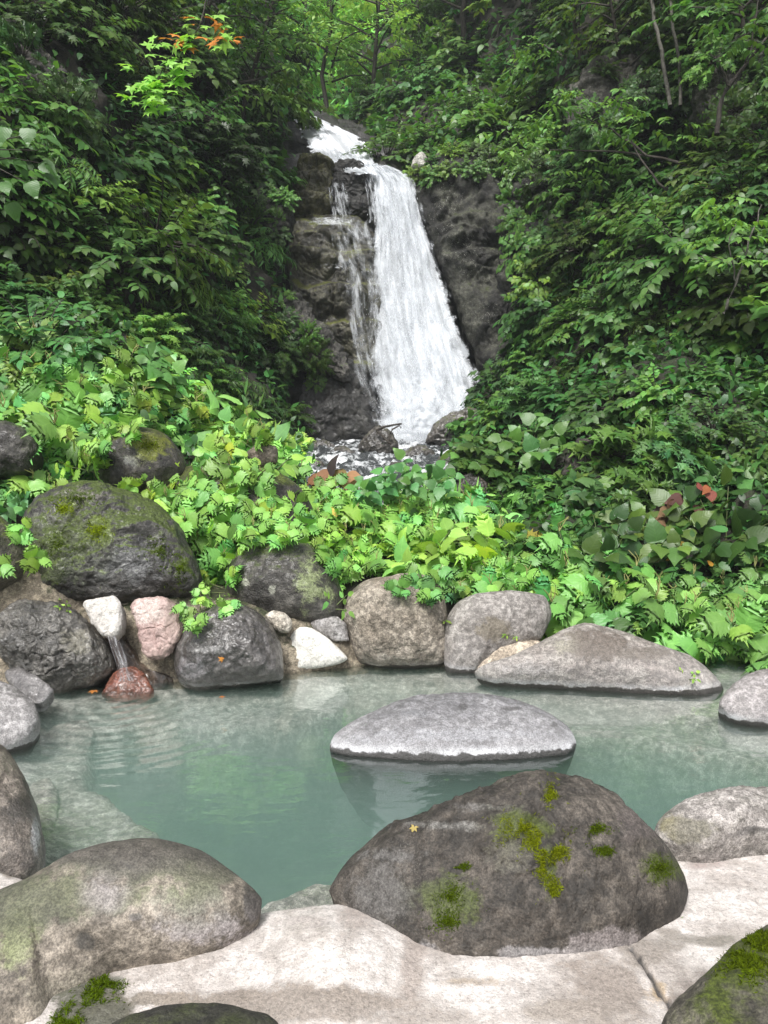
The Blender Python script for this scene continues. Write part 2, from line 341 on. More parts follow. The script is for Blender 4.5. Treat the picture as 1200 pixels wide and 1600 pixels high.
# ------------------------------------------------------------------ rocks from outlines with their own distance, size and thickness
def closed_curve(P, M):
    P = np.asarray(P, float); n = len(P); d = np.linalg.norm(np.roll(P, -1, 0) - P, axis=1); c = np.concatenate([[0], np.cumsum(d)])
    s = np.linspace(0, c[-1], M, endpoint=False); i = np.clip(np.searchsorted(c, s, 'right') - 1, 0, n - 1); f = ((s - c[i]) / d[i])[:, None]
    g = lambda k: P[(i + k) % n]
    a, b, cc, e = g(-1), g(0), g(1), g(2)
    cm = .5 * ((2 * b) + (cc - a) * f + (2 * a - 5 * b + 4 * cc - e) * f ** 2 + (3 * b - 3 * cc + e - a) * f ** 3)
    return .6 * cm + .4 * (b + (cc - b) * f)
ROCKS = {}
def rock(name, label, cat, poly, Yb, Yt, tf, tb, m, res=64, n1=.05, f1=2.2, n2=.012, f2=14, prof=(2.2, .55), ctr=None, spots=(), seed=0, group=None, ridge=0, fac=0, ff=1.0, terr=0, th=.6, parent=None, under=0.0, edge=None):
    poly = np.array(poly, float); M = res * 3; O = closed_curve(poly, M)
    y0, y1 = O[:, 1].min(), O[:, 1].max(); Yv = Yb + (Yt - Yb) * (y1 - O[:, 1]) / (y1 - y0)
    if ctr is None: ctr = (.5 * (O[:, 0].min() + O[:, 0].max()), .5 * (y0 + y1))
    c2 = np.array(ctr, float); Yc = Yb + (Yt - Yb) * (y1 - c2[1]) / (y1 - y0)
    W = at(O[:, 0], O[:, 1], Yv); C = at(c2[0], c2[1], Yc)
    size = np.linalg.norm(W - C, axis=1).mean()
    U, S_, Vt = np.linalg.svd(W - W.mean(0)); nn = Vt[2]
    if nn @ (np.array([0, 0, CAMZ]) - C) < 0: nn = -nn
    ts = np.sin(np.linspace(0.02, math.pi / 2, res)); a, b = prof
    rng = 1.0
    F = C[None, None] + ts[:, None, None] * (W - C)[None] + (tf * (1 - ts ** a).clip(0) ** b)[:, None, None] * nn
    tb_ = np.sin(np.linspace(math.pi / 2, .05, res // 2))[1:]
    Bk = C[None, None] + tb_[:, None, None] * (W - C)[None] - (tb * (1 - tb_ ** a).clip(0) ** b)[:, None, None] * nn
    if under: Bk[..., 2] -= under * (1 - tb_ ** 3)[:, None]
    G = np.concatenate([F, Bk], 0); nr = len(G); V = G.reshape(-1, 3); q = grid_quads(nr, M, True)
    k0 = len(V); V = np.concatenate([V, [F[0].mean(0)], [Bk[-1].mean(0)]])
    j = np.arange(M); t1 = np.stack([np.full(M, k0), (j + 1) % M, j], -1); t2 = np.stack([np.full(M, k0 + 1), (nr - 1) * M + j, (nr - 1) * M + (j + 1) % M], -1)
    N = normals(V, q); N[k0] = nn; N[k0 + 1] = -nn
    # winding: normals should point outwards
    if (N[:M] @ nn).mean() < 0: q = q[:, ::-1]; t1 = t1[:, ::-1]; t2 = t2[:, ::-1]; N = -N; N[k0] = nn; N[k0 + 1] = -nn
    s = seed * 7.77; fr = f1 / max(size, .01)
    lo = fbm(V * fr + s, 3); d = n1 * size * 2 * lo
    if ridge: d = d + ridge * size * (fbm(V * fr * 1.7 + s + 5, 4, .55, True) - .4)
    if fac: d = d + fac * size * facet(V * ff / size * 2.2, seed) + fac * .4 * size * facet(V * ff / size * 5.5, seed + 1)
    d = d + n2 * fbm(V * f2 + s, 4, .6)
    sil = 1.0
    if edge is not None:                                              # keep the silhouette where it was drawn
        tt = np.concatenate([np.repeat(ts, M), np.repeat(tb_, M), [0, 0]]); sil = 1 - (1 - edge) * tt ** 4
    V = V + N * (d * sil)[:, None]
    if terr: V[:, 1] += terrace(V, th, -terr, seed) * (-1) * sil
    px, py = proj(V); col = np.zeros((len(V), 4)); col[:, :3] = .2
    w1 = fbm(V * 9 + s, 4, .6) * .9; w2 = fbm(V * 9 + s + 31, 4, .6) * .9; w3 = fbm(V * 28 + s, 3, .6)
    for (sx, sy, rx, ry, cc, st) in spots:
        rr_ = (((px - sx) / rx + w1) ** 2 + ((py - sy) / ry + w2) ** 2)
        e = np.exp(-rr_ ** 1.3 * .7) * st * (.85 + .5 * w3)
        wgt = (e / (e + col[:, 3] * .8 + 1e-6))[:, None]; cc = np.array(cc) * (.62 if min(cc) > .1 else 1)
        col[:, :3] = col[:, :3] * (1 - wgt) + np.array(cc) * wgt; col[:, 3] = np.maximum(col[:, 3], e)
    base = V.mean(0); base[2] = V[:, 2].min()
    me = raw_mesh(name, V - base, q, np.concatenate([t1, t2]), m, col=col)
    o = obj(name, me, parent, base)
    if parent is None: tag(o, label, cat, group)
    o_b = BVHTree.FromPolygons([tuple(v) for v in V], [tuple(int(x) for x in f) for f in q] + [tuple(int(x) for x in f) for f in np.concatenate([t1, t2])])
    ROCKS[label or name] = o_b
    if label and 'under water' in label: o.location.z -= V[:, 2].max() + .05
    return o, o_b
MOSSC = (.05, .065, .008); LICH = (.3, .33, .17); PALE = (.33, .31, .305); DARK = (.035, .032, .03); PINK = (.42, .36, .35)
BND = {}
# --- foreground
m = rock_mat((.15, .13, .102), (.25, .22, .185), (.07, .062, .052), .7, 0, speck=.3, bump=.35, darkamt=.45)
BND['R1'] = rock('boulder', 'big smooth boulder with greenish lichen and a pinkish face in the front left corner', 'boulder',
 [(-160, 1500), (-60, 1440), (60, 1383), (130, 1343), (200, 1322), (262, 1317), (320, 1333), (370, 1368), (409, 1404), (396, 1440), (345, 1478), (275, 1506), (215, 1518), (175, 1530), (135, 1560), (95, 1590), (60, 1660), (-160, 1760)],
 1.42, 2.02, .17, .42, m, 130, .02, 2, .01, 9, (2.2, .65), ctr=(70, 1470), edge=.15, under=.3, seed=1,
 spots=[(230, 1325, 190, 46, (.06, .055, .048), 1.3), (330, 1350, 60, 40, (.085, .08, .072), 1), (30, 1410, 110, 42, (.055, .055, .043), 1.2), (130, 1400, 110, 30, (.2, .22, .11), .75), (305, 1400, 55, 40, (.2, .22, .12), .7), (25, 1475, 35, 45, (.17, .19, .09), .8), (165, 1395, 25, 22, (.48, .42, .44), .9), (130, 1470, 18, 15, DARK, 1.0), (212, 1432, 10, 7, DARK, .8), (330, 1450, 90, 35, (.5, .45, .45), .7), (100, 1570, 60, 60, (.38, .34, .27), .7), (395, 1410, 14, 26, DARK, 1)])
m = rock_mat((.034, .029, .024), (.082, .071, .06), (.014, .013, .011), .72, 0, speck=.3, bump=.5, darkamt=.5)
BND['R2'] = rock('boulder', 'large dark brown boulder with bright yellow green moss clumps, near pool edge', 'boulder',
 [(514, 1392), (535, 1356), (580, 1318), (640, 1296), (700, 1274), (760, 1256), (825, 1243), (885, 1242), (935, 1250), (982, 1274), (1022, 1310), (1058, 1350), (1077, 1395), (1062, 1432), (1015, 1468), (985, 1492), (900, 1511), (800, 1519), (700, 1513), (640, 1492), (570, 1450), (530, 1416)],
 1.78, 2.3, .26, .35, m, 140, .03, 2, .01, 9, (1.7, .7), ctr=(835, 1330), edge=.15, ridge=.05, fac=.04, ff=.38, under=.3, seed=3,
 spots=[(700, 1290, 70, 9, (.28, .27, .25), .5), (620, 1335, 50, 12, (.2, .19, .18), .6), (815, 1295, 40, 26, MOSSC, .8), (855, 1360, 12, 36, MOSSC, .8), (750, 1262, 60, 8, (.2, .19, .18), .5), (600, 1400, 60, 50, (.16, .15, .14), .7), (700, 1405, 40, 36, (.06, .075, .02), .8), (1035, 1355, 35, 26, MOSSC, .7), (830, 1490, 60, 12, PALE, .95), (660, 1485, 26, 14, PALE, .8), (960, 1470, 60, 22, (.33, .29, .28), .8), (930, 1485, 60, 10, (.4, .37, .36), .7), (800, 1350, 40, 30, (.15, .14, .11), .6), (1000, 1290, 40, 30, (.09, .075, .068), .8)])
m = rock_mat((.19, .178, .168), (.3, .28, .268), (.09, .085, .07), .7, 0, speck=.3, bump=.45)
rock('boulder', 'flat grey boulder at the right of the near rim, beside the moss clumped one', 'boulder',
 [(1021, 1300), (1036, 1277), (1075, 1257), (1140, 1249), (1230, 1250), (1330, 1270), (1330, 1310), (1200, 1312), (1110, 1327), (1060, 1324), (1030, 1314)],
 2.2, 2.45, .1, .25, m, 70, .03, edge=.3, seed=4, under=.3, spots=[(1075, 1300, 40, 22, (.13, .12, .09), .9), (1040, 1290, 16, 20, (.2, .18, .1), .7), (1180, 1300, 30, 8, DARK, .6)])
m = rock_mat((.07, .065, .05), (.13, .12, .095), (.03, .028, .022), .85, .35, MOSSC, speck=.3)
BND['R4'] = rock('boulder', 'dark boulder with a mossy top cut off by the bottom right corner', 'boulder',
 [(1030, 1620), (1052, 1572), (1105, 1522), (1150, 1482), (1210, 1450), (1310, 1440), (1380, 1600), (1300, 1800), (1050, 1780)],
 1.25, 1.72, .12, .3, m, 80, .03, edge=.3, seed=5, spots=[(1165, 1490, 60, 45, MOSSC, 1)])
m = rock_mat((.025, .024, .019), (.05, .05, .035), (.012, .012, .01), .8, .3, (.03, .036, .012), speck=.2)
rock('boulder', 'low dark green boulder just peeking over the bottom edge, left of the middle', 'boulder',
 [(145, 1635), (190, 1596), (250, 1579), (310, 1573), (380, 1580), (440, 1608), (450, 1760), (150, 1760)],
 1.3, 1.6, .06, .2, m, 60, .02, edge=.3, seed=6)
m = rock_mat((.12, .1, .085), (.2, .175, .15), (.045, .04, .035), .6, .1, (.06, .07, .02), crust=.6, speck=.3, wet=.15)
rock('boulder', 'rounded dark brown boulder rising from the pool at the left edge, above the pale mortar', 'boulder',
 [(-110, 1150), (-30, 1152), (8, 1170), (32, 1202), (50, 1250), (62, 1305), (55, 1352), (20, 1380), (-110, 1390)],
 2.25, 2.75, .14, .35, m, 70, .03, edge=.4, seed=7, spots=[(10, 1190, 30, 20, (.28, .25, .2), .7), (25, 1270, 30, 30, (.05, .045, .04), .7), (56, 1310, 7, 30, (.75, .75, .75), .8)])
m = rock_mat((.2, .19, .19), (.3, .29, .29), (.1, .095, .09), .55, 0, crust=1.0, speck=.2, wet=.2)
rock('boulder', 'smooth grey boulder with a white rim line at the left edge of the pool', 'boulder',
 [(-90, 1055), (-10, 1062), (30, 1078), (56, 1103), (60, 1125), (45, 1150), (5, 1168), (-90, 1175)],
 3.45, 3.9, .1, .3, m, 60, .02, edge=.4, seed=8)
m = rock_mat((.1, .095, .095), (.25, .24, .24), (.05, .045, .04), .5, 0, crust=.9, speck=.2, wet=.3)
rock('rock', 'small dark grey stone wedged between the left edge and the rough wet boulder', 'rock',
 [(8, 1052), (30, 1045), (62, 1062), (84, 1080), (66, 1098), (45, 1100), (25, 1085)], 3.95, 4.2, .06, .15, m, 40, .03, seed=9)
# --- far rim, left to right
RIMD = rock_mat((.075, .072, .066), (.15, .143, .132), (.028, .026, .023), .42, 0, speck=.35, wet=.35, bump=.8)
rock('boulder', 'rough wet charcoal boulder left of the hot spring spout', 'boulder',
 [(-5, 1000), (5, 955), (45, 938), (100, 945), (140, 975), (168, 1010), (176, 1045), (150, 1066), (95, 1082), (45, 1070), (5, 1030)],
 4.45, 4.72, .24, .4, RIMD, 90, .05, 3, .03, 9, ridge=.03, fac=.07, ff=1.6, edge=.4, seed=10, spots=[(120, 1000, 25, 25, (.3, .28, .22), .7)])
m = rock_mat((.42, .4, .375), (.52, .5, .47), (.25, .23, .2), .7, 0, speck=.3, darkamt=.2, bump=.25, n4a=.25, grain=.4)
rock('rock', 'small white angular stone right above the spout', 'rock',
 [(131, 942), (155, 934), (181, 934), (192, 955), (189, 985), (178, 997), (160, 992), (145, 975)], 4.48, 4.62, .04, .15, m, 40, .02, prof=(7, .5), fac=.05, seed=11)
m = rock_mat((.34, .24, .22), (.42, .32, .29), (.22, .14, .13), .6, 0, speck=.2, darkamt=.25, bump=.25, n4a=.25, grain=.4)
rock('rock', 'reddish pink angular stone set in mortar right of the spout', 'rock',
 [(204, 948), (225, 932), (262, 933), (284, 960), (289, 985), (270, 1012), (258, 1026), (238, 1031), (222, 1018), (216, 985)],
 4.5, 4.64, .05, .15, m, 50, .02, prof=(8, .5), seed=12, fac=.07, ff=.8, spots=[(235, 955, 22, 22, (.8, .66, .6), .9), (272, 955, 14, 30, (.16, .11, .09), .8)])
m = rock_mat((.13, .045, .032), (.22, .085, .058), (.1, .05, .03), .35, 0, speck=.2, wet=.6)
rock('rock', 'small rust red stone under the spout at the waterline', 'rock',
 [(160, 1088), (172, 1060), (188, 1045), (212, 1042), (232, 1062), (240, 1088), (200, 1096)], 4.42, 4.55, .04, .12, m, 40, .05, seed=13)
m = rock_mat((.055, .051, .048), (.11, .102, .098), (.025, .022, .02), .3, 0, crust=.35, speck=.3, wet=.55)
BND['A4'] = rock('boulder', 'broad wet black boulder with an orange leaf, between reddish and white stones', 'boulder',
 [(272, 1022), (280, 995), (300, 968), (335, 950), (385, 948), (420, 970), (438, 1005), (443, 1040), (438, 1062), (380, 1072), (310, 1080), (280, 1066)],
 4.52, 4.8, .26, .4, m, 90, .04, 2.2, .012, 14, edge=.3, ridge=.05, seed=14, spots=[(300, 1045, 25, 14, (.3, .28, .29), .7), (330, 1015, 30, 6, (.3, .29, .28), .7)])
m = rock_mat((.36, .33, .28), (.46, .43, .38), (.25, .22, .18), .7, 0, speck=.3)
rock('rock', 'small tan stone sunk in mortar above the white one', 'rock', [(414, 962), (428, 954), (450, 960), (457, 975), (450, 988), (432, 985)], 4.8, 4.86, .05, .1, m, 36, .03, seed=15)
m = rock_mat((.62, .61, .57), (.7, .69, .65), (.45, .43, .38), .75, 0, speck=.25, darkamt=.2, bump=.25, n4a=.25, grain=.4)
rock('rock', 'white rounded triangular stone at the waterline of the far rim', 'rock',
 [(447, 1015), (452, 995), (468, 980), (488, 982), (515, 1000), (543, 1029), (520, 1040), (480, 1046), (450, 1046)], 4.86, 4.92, .05, .15, m, 50, .015, prof=(4, .5), edge=.3, seed=16)
m = rock_mat((.26, .25, .25), (.34, .33, .33), (.16, .15, .14), .6, 0, speck=.2)
rock('rock', 'small bluish grey stone between the white triangular stone and the big tan boulder', 'rock', [(485, 975), (497, 962), (520, 960), (540, 975), (545, 1000), (525, 1002), (500, 990)], 4.95, 5.0, .05, .12, m, 36, .03, seed=17)
rock('rock', 'tiny pale wet stone at the waterline left of the big tan boulder', 'rock', [(558, 1034), (565, 1025), (580, 1024), (590, 1032), (578, 1040)], 5.0, 5.02, .03, .06, rock_mat((.5, .5, .5), (.6, .6, .6), (.3, .3, .3), .3, wet=.5), 24, .03, seed=18)
m = rock_mat((.19, .168, .138), (.29, .26, .22), (.12, .1, .075), .8, 0, crust=.25, speck=.5, bump=.8, darkamt=.4)
rock('boulder', 'big rough tan boulder in the middle of the far rim', 'boulder',
 [(536, 962), (545, 930), (572, 907), (610, 899), (655, 897), (685, 910), (697, 950), (698, 1000), (694, 1036), (650, 1046), (600, 1045), (560, 1035), (545, 1000)],
 4.98, 5.2, .25, .5, m, 90, .04, 2.5, .02, 12, (2.8, .55), edge=.4, seed=19, spots=[(620, 910, 60, 12, (.25, .2, .15), .6), (600, 1030, 40, 8, (.5, .45, .38), .6)])
m = rock_mat((.2, .186, .176), (.28, .265, .25), (.14, .125, .11), .65, 0, crust=.5, speck=.2, bump=.35, darkamt=.3)
rock('boulder', 'smooth grey upright boulder right of the big tan one', 'boulder',
 [(692, 1010), (698, 968), (715, 942), (745, 929), (800, 924), (850, 932), (862, 960), (845, 1000), (800, 1020), (765, 1038), (738, 1058), (700, 1056)],
 4.85, 5.15, .18, .4, m, 70, .03, ctr=(760, 970), edge=.3, seed=20, spots=[(770, 985, 30, 20, (.13, .11, .08), .8)])
m = rock_mat((.38, .32, .25), (.48, .42, .34), (.18, .15, .11), .75, 0, crust=.3, speck=.3)
rock('rock', 'small tan stone squeezed behind the left end of the long pinkish grey boulder', 'rock',
 [(738, 1052), (752, 1025), (775, 1005), (805, 997), (842, 1003), (855, 1015), (800, 1035), (760, 1058)], 4.82, 4.95, .08, .15, m, 50, .04, seed=21)
m = rock_mat((.19, .175, .16), (.29, .27, .25), (.14, .11, .1), .7, 0, crust=1.0, speck=.3, bump=.4, darkamt=.3)
BND['A10'] = rock('boulder', 'long low pinkish grey boulder with a peaked top on the right of the far rim', 'boulder',
 [(742, 1050), (790, 1032), (835, 1010), (870, 992), (905, 979), (940, 985), (990, 1000), (1045, 1021), (1085, 1034), (1112, 1055), (1130, 1080), (1108, 1104), (1040, 1102), (960, 1092), (850, 1078), (770, 1068)],
 4.42, 4.85, .22, .4, m, 110, .02, 2.5, .012, 12, ctr=(930, 1045), edge=.25, seed=22, spots=[(930, 1008, 60, 22, (.1, .08, .065), .9), (1000, 1022, 60, 12, (.2, .17, .14), .7), (880, 1010, 20, 12, (.5, .48, .38), .7), (820, 1045, 50, 15, (.5, .46, .44), .6)])
m = rock_mat((.22, .2, .2), (.3, .28, .28), (.12, .11, .1), .65, 0, crust=.9, speck=.2, bump=.3)
rock('boulder', 'smooth dark grey boulder standing in the pool at the right edge', 'boulder',
 [(1125, 1100), (1135, 1080), (1160, 1060), (1200, 1048), (1260, 1045), (1330, 1070), (1330, 1130), (1200, 1134), (1150, 1125)], 3.85, 4.2, .12, .35, m, 60, .02, edge=.4, seed=23)
m = rock_mat((.12, .119, .126), (.22, .218, .228), (.11, .108, .115), .6, 0, crust=1.0, speck=.25, bump=.6, darkamt=.45)
BND['C'] = rock('boulder', 'large flat pale grey boulder with white crust line in mid pool', 'boulder',
 [(515, 1170), (522, 1150), (548, 1131), (590, 1111), (640, 1094), (720, 1088), (790, 1094), (850, 1112), (888, 1137), (901, 1162), (882, 1178), (800, 1188), (700, 1192), (610, 1187), (540, 1179)],
 3.42, 3.95, .1, .4, m, 110, .02, 2.5, .012, 11, (2.4, .6), edge=.2, under=.3, seed=24, ridge=.03,
 spots=[(800, 1107, 14, 3, DARK, 1), (724, 1104, 7, 4, DARK, 1), (650, 1115, 30, 6, (.2, .2, .21), .6), (866, 1132, 5, 4, DARK, 1), (560, 1156, 40, 8, (.4, .4, .42), .6), (700, 1150, 150, 14, (.4, .4, .42), .6)])
# --- boulders of the mossy wall above the rim
BW = dict(rough=.55, speck=.4, bump=1.0, wet=.22)
m = rock_mat((.026, .024, .021), (.09, .087, .082), (.011, .01, .009), moss=.5, mossc=(.06, .085, .012), scale=.9, **BW)
BND['B1'] = rock('boulder', 'huge dark boulder with a mossy top above the wet charcoal one on the left', 'boulder',
 [(38, 880), (36, 830), (55, 790), (95, 765), (150, 758), (205, 772), (255, 800), (285, 835), (308, 880), (312, 915), (290, 930), (230, 936), (140, 944), (75, 935)],
 4.82, 5.4, .3, .7, m, 100, .04, 2, .03, 10, (2.6, .5), ctr=(175, 855), edge=.4, ridge=.07, fac=.05, ff=.5, seed=30,
 spots=[(155, 830, 24, 26, (.14, .2, .01), 1), (90, 850, 60, 60, (.045, .06, .012), .8), (200, 880, 70, 40, (.22, .22, .22), .6), (130, 770, 40, 12, (.3, .27, .24), .6), (75, 810, 16, 12, (.4, .38, .38), .7), (105, 790, 14, 10, (.16, .22, .02), .8)])
m = rock_mat((.06, .055, .04), (.12, .11, .08), (.03, .026, .02), moss=.42, mossc=(.08, .1, .015), **BW)
rock('boulder', 'mossy brown boulder at the left edge above a tan mortar seam', 'boulder', [(-80, 790), (-10, 800), (22, 825), (40, 860), (25, 895), (-20, 915), (-80, 920)], 4.5, 4.9, .2, .4, m, 50, .04, seed=31, edge=.4)
m = rock_mat((.1, .09, .07), (.18, .16, .13), (.04, .035, .028), moss=.2, mossc=(.06, .07, .015), **BW)
rock('boulder', 'brown boulder tucked behind the right side of the huge mossy one', 'boulder', [(232, 810), (270, 790), (310, 810), (335, 850), (350, 900), (330, 935), (285, 930), (250, 880)], 5.5, 5.8, .2, .4, m, 50, .04, seed=32, edge=.4)
m = rock_mat((.03, .027, .024), (.075, .068, .056), (.014, .013, .011), moss=.35, mossc=(.07, .085, .012), **BW)
BND['B3'] = rock('boulder', 'dark rounded boulder with a yellowish moss cap among the bright leaves', 'boulder', [(148, 745), (160, 705), (190, 680), (228, 672), (262, 682), (285, 710), (288, 740), (262, 762), (215, 775), (170, 772)], 5.9, 6.2, .25, .5, m, 60, .04, seed=33, edge=.4, spots=[(232, 695, 28, 20, (.16, .18, .015), 1), (205, 720, 14, 10, (.3, .3, .28), .6)])
m = rock_mat((.042, .036, .031), (.09, .078, .067), (.018, .016, .014), moss=.42, mossc=(.08, .1, .015), **BW)
rock('boulder', 'long brown boulder with white specks behind the jagged leaves in the middle', 'boulder', [(262, 765), (290, 735), (350, 730), (430, 738), (468, 762), (490, 800), (470, 840), (420, 862), (340, 845), (280, 815)], 5.8, 6.2, .3, .5, m, 80, .04, seed=34, edge=.4, spots=[(300, 742, 40, 10, MOSSC, .8), (450, 750, 30, 10, MOSSC, .7)])
m = rock_mat((.04, .037, .033), (.1, .095, .085), (.017, .015, .013), moss=.34, mossc=(.06, .08, .02), **BW)
rock('boulder', 'round dark boulder with pale green lichen spots above the wet black one', 'boulder', [(352, 910), (362, 880), (395, 860), (445, 850), (490, 860), (520, 890), (535, 930), (530, 965), (490, 972), (430, 965), (375, 950)], 4.98, 5.4, .25, .5, m, 90, .04, seed=35, edge=.4, spots=[(480, 910, 22, 40, (.36, .42, .2), .6), (505, 925, 20, 20, (.36, .42, .2), .6), (383, 910, 6, 6, (.6, .6, .5), .9), (425, 920, 6, 6, (.6, .6, .5), .9)])
rock('boulder', 'grey speckled boulder at the left edge under overhanging bright leaves', 'boulder', [(-40, 700), (-20, 668), (15, 660), (45, 675), (60, 705), (40, 735), (-20, 740)], 5.9, 6.1, .2, .4, m, 40, .05, seed=36)
rock('boulder', 'small brown boulder right of the yellowish moss capped one', 'boulder', [(385, 712), (400, 697), (420, 694), (434, 702), (430, 722), (405, 730)], 6.6, 6.7, .1, .2, rock_mat((.2, .16, .13), (.28, .24, .2), (.1, .08, .07), .7), 36, .04, seed=37)
# mortar that fills the joints of the far rim
M_MORT = rock_mat((.2, .17, .125), (.3, .26, .2), (.07, .06, .045), .75, .42, (.035, .042, .015), speck=.35, darkamt=.5, name='mortar', bump=.7)
patch('mortar_wall', [
 [(-200, 1150, 4.42), (-20, 1110, 4.52), (60, 1100, 4.59), (150, 1095, 4.71), (260, 1090, 4.63), (380, 1080, 4.71), (480, 1075, 4.83), (600, 1065, 4.97), (760, 1080, 4.93), (900, 1095, 4.76), (1150, 1120, 4.41)],
 [(-200, 1050, 4.47), (-20, 1030, 4.57), (60, 1020, 4.65), (150, 1015, 4.75), (260, 1010, 4.67), (380, 1010, 4.77), (480, 1010, 4.87), (600, 1010, 5.05), (760, 1030, 5.01), (900, 1050, 4.86), (1150, 1100, 4.51)],
 [(-200, 930, 4.57), (-20, 900, 4.67), (40, 890, 4.72), (150, 925, 4.91), (260, 930, 4.89), (380, 940, 4.99), (480, 955, 5.09), (600, 990, 5.28), (760, 1000, 5.24), (900, 1030, 5.01), (1150, 1090, 4.66)],
 [(-200, 830, 5.11), (-20, 800, 5.21), (40, 850, 5.31), (150, 890, 5.36), (260, 900, 5.35), (380, 920, 5.40), (480, 930, 5.45), (600, 970, 5.55), (760, 980, 5.51), (900, 1010, 5.41), (1150, 1070, 5.11)]],
 80, 260, M_MORT, .03, 4, amp2=.015, label='tan mortar filling the joints between the stones of the far rim', cat='mortar', kind=None)

# ------------------------------------------------------------------ pool: near mortar, floor, water
def seg_dist(X, Y, pts, closed=False):
    pts = np.asarray(pts, float); d = np.full(X.shape, 1e9); n = len(pts)
    for i in range(n if closed else n - 1):
        a = pts[i]; b = pts[(i + 1) % n]; ab = b - a; t = (((X - a[0]) * ab[0] + (Y - a[1]) * ab[1]) / (ab @ ab)).clip(0, 1)
        d = np.minimum(d, np.hypot(X - a[0] - t * ab[0], Y - a[1] - t * ab[1]))
    return d
def inside(X, Y, pts):
    pts = np.asarray(pts, float); r = np.zeros(X.shape, bool); n = len(pts)
    for i in range(n):
        (x1, y1), (x2, y2) = pts[i], pts[(i + 1) % n]
        c = ((y1 > Y) != (y2 > Y)) & (X < (x2 - x1) * (Y - y1) / ((y2 - y1) + 1e-12) + x1); r ^= c
    return r
def sstep(x, a, b):
    t = ((x - a) / (b - a)).clip(0, 1); return t * t * (3 - 2 * t)
def hgrid(name, x0, x1, y0, y1, step, fz, m, colf=None, **k):
    xs = np.arange(x0, x1 + step / 2, step); ys = np.arange(y0, y1 + step / 2, step)
    X, Y = np.meshgrid(xs, ys); Z = fz(X, Y); V = np.stack([X, Y, Z], -1).reshape(-1, 3)
    q = grid_quads(len(ys), len(xs))
    me = raw_mesh(name, V, q, mat=m, col=colf(V) if colf is not None else None)
    o = tag(obj(name, me), **k); return o, V, q
edge = [atz(px, py, .2)[:2] for px, py in [(-500, 1330), (-150, 1335), (0, 1342), (80, 1366), (200, 1395), (395, 1412), (440, 1408), (525, 1401), (640, 1390), (850, 1375), (1000, 1350), (1060, 1318), (1200, 1300), (1600, 1290)]]
edge = np.array(edge); edge = edge[np.argsort(edge[:, 0])]
crack = [atz(px, py, .2)[:2] for px, py in [(985, 1478), (996, 1492), (1010, 1512), (1022, 1530), (1032, 1552), (1043, 1562), (1052, 1580), (1062, 1650)]]
def zmort(X, Y):
    ye = np.interp(X, edge[:, 0], edge[:, 1]); d = Y - ye
    P = np.stack([X, Y, 0 * X], -1)
    z = .2 + .012 * fbm(P * 2.2, 3) + .004 * fbm(P * 16, 3) + .0022 * fbm(P * 70, 3) + .05 * np.exp(-((X + .13) / .16) ** 2 - ((Y - 1.78) / .2) ** 2)
    z = z - .03 * np.exp(-((X + .22) / .35) ** 2 - ((Y - 1.42) / .09) ** 2)
    z = z - .05 * sstep(d, -.09, 0) ** 2 - .38 * sstep(d, -.012, .14) - .2 * sstep(d, .2, .9)
    c = seg_dist(X, Y, crack); z = z - .02 * np.exp(-(c / .005) ** 2)
    return z
def col_mort(V):
    px, py = proj(V); c = np.zeros((len(V), 4)); c[:, :3] = .2; w1 = fbm(V * 7, 4, .6) * .9; w2 = fbm(V * 7 + 31, 4, .6) * .9; w3 = fbm(V * 30, 3, .6)
    for (sx, sy, rx, ry, cc, st) in [
        (450, 1572, 190, 26, (.2, .165, .135), .95), (250, 1560, 60, 12, (.24, .2, .16), .9), (950, 1545, 70, 60, (.26, .22, .19), .8), (880, 1580, 60, 20, (.3, .26, .22), .7), (740, 1535, 60, 8, (.34, .28, .22), .6),
        (1010, 1480, 60, 26, (.26, .23, .2), .75), (1110, 1570, 60, 50, (.2, .17, .15), .7), (1100, 1470, 60, 10, (.22, .2, .17), .7), (1110, 1350, 40, 10, (.35, .29, .27), .6),
        (645, 1500, 20, 60, (.34, .29, .26), .8), (560, 1440, 30, 30, (.36, .31, .28), .6), (60, 1365, 60, 8, (.25, .21, .18), .8), (20, 1338, 40, 6, (.3, .16, .1), .7), (1030, 1545, 14, 20, (.5, .38, .24), .8), (470, 1440, 60, 10, (.42, .37, .35), .5),
        (135, 1565, 55, 46, (.03, .036, .014), 1.3), (180, 1535, 20, 10, (.2, .2, .17), .9), (700, 1590, 200, 20, (.33, .29, .26), .5)]:
        e = np.exp(-(((px - sx) / rx + w1) ** 2 + ((py - sy) / ry + w2) ** 2) ** 1.2 * .7) * st * (.9 + .5 * w3)
        wg = np.where(e > .02, e / (e + c[:, 3] + 1e-6), 0)[:, None]; c[:, :3] = c[:, :3] * (1 - wg) + np.array(cc) * wg; c[:, 3] = np.maximum(c[:, 3], e)
    d = seg_dist(V[:, 0], V[:, 1], crack); k = np.exp(-(d / .006) ** 2); c[:, 3] = np.maximum(c[:, 3], k); c[k > .4, :3] = .02
    return c
M_NEAR = rock_mat((.42, .385, .36), (.62, .58, .555), (.3, .255, .225), .5, 0, speck=.12, darkamt=.3, name='near_mortar', bump=.5, scale=1.6, n4a=.25, grain=.3, wet=.12)
_, VM, QM = hgrid('mortar_rim', -1.9, 1.9, 1.05, 2.75, .0075, zmort, M_NEAR, col_mort, label='pale pinkish cracked mortar filling the gaps between the near rim boulders', cat='mortar')
BM_ = BVHTree.FromPolygons([tuple(v) for v in VM], [tuple(int(x) for x in f) for f in QM])
hgrid('ground', -5, 5, -5, 1.045, .25, lambda X, Y: .19 + .02 * fbm(np.stack([X, Y, 0 * X], -1) * .5, 2), M_MORT, kind='structure')
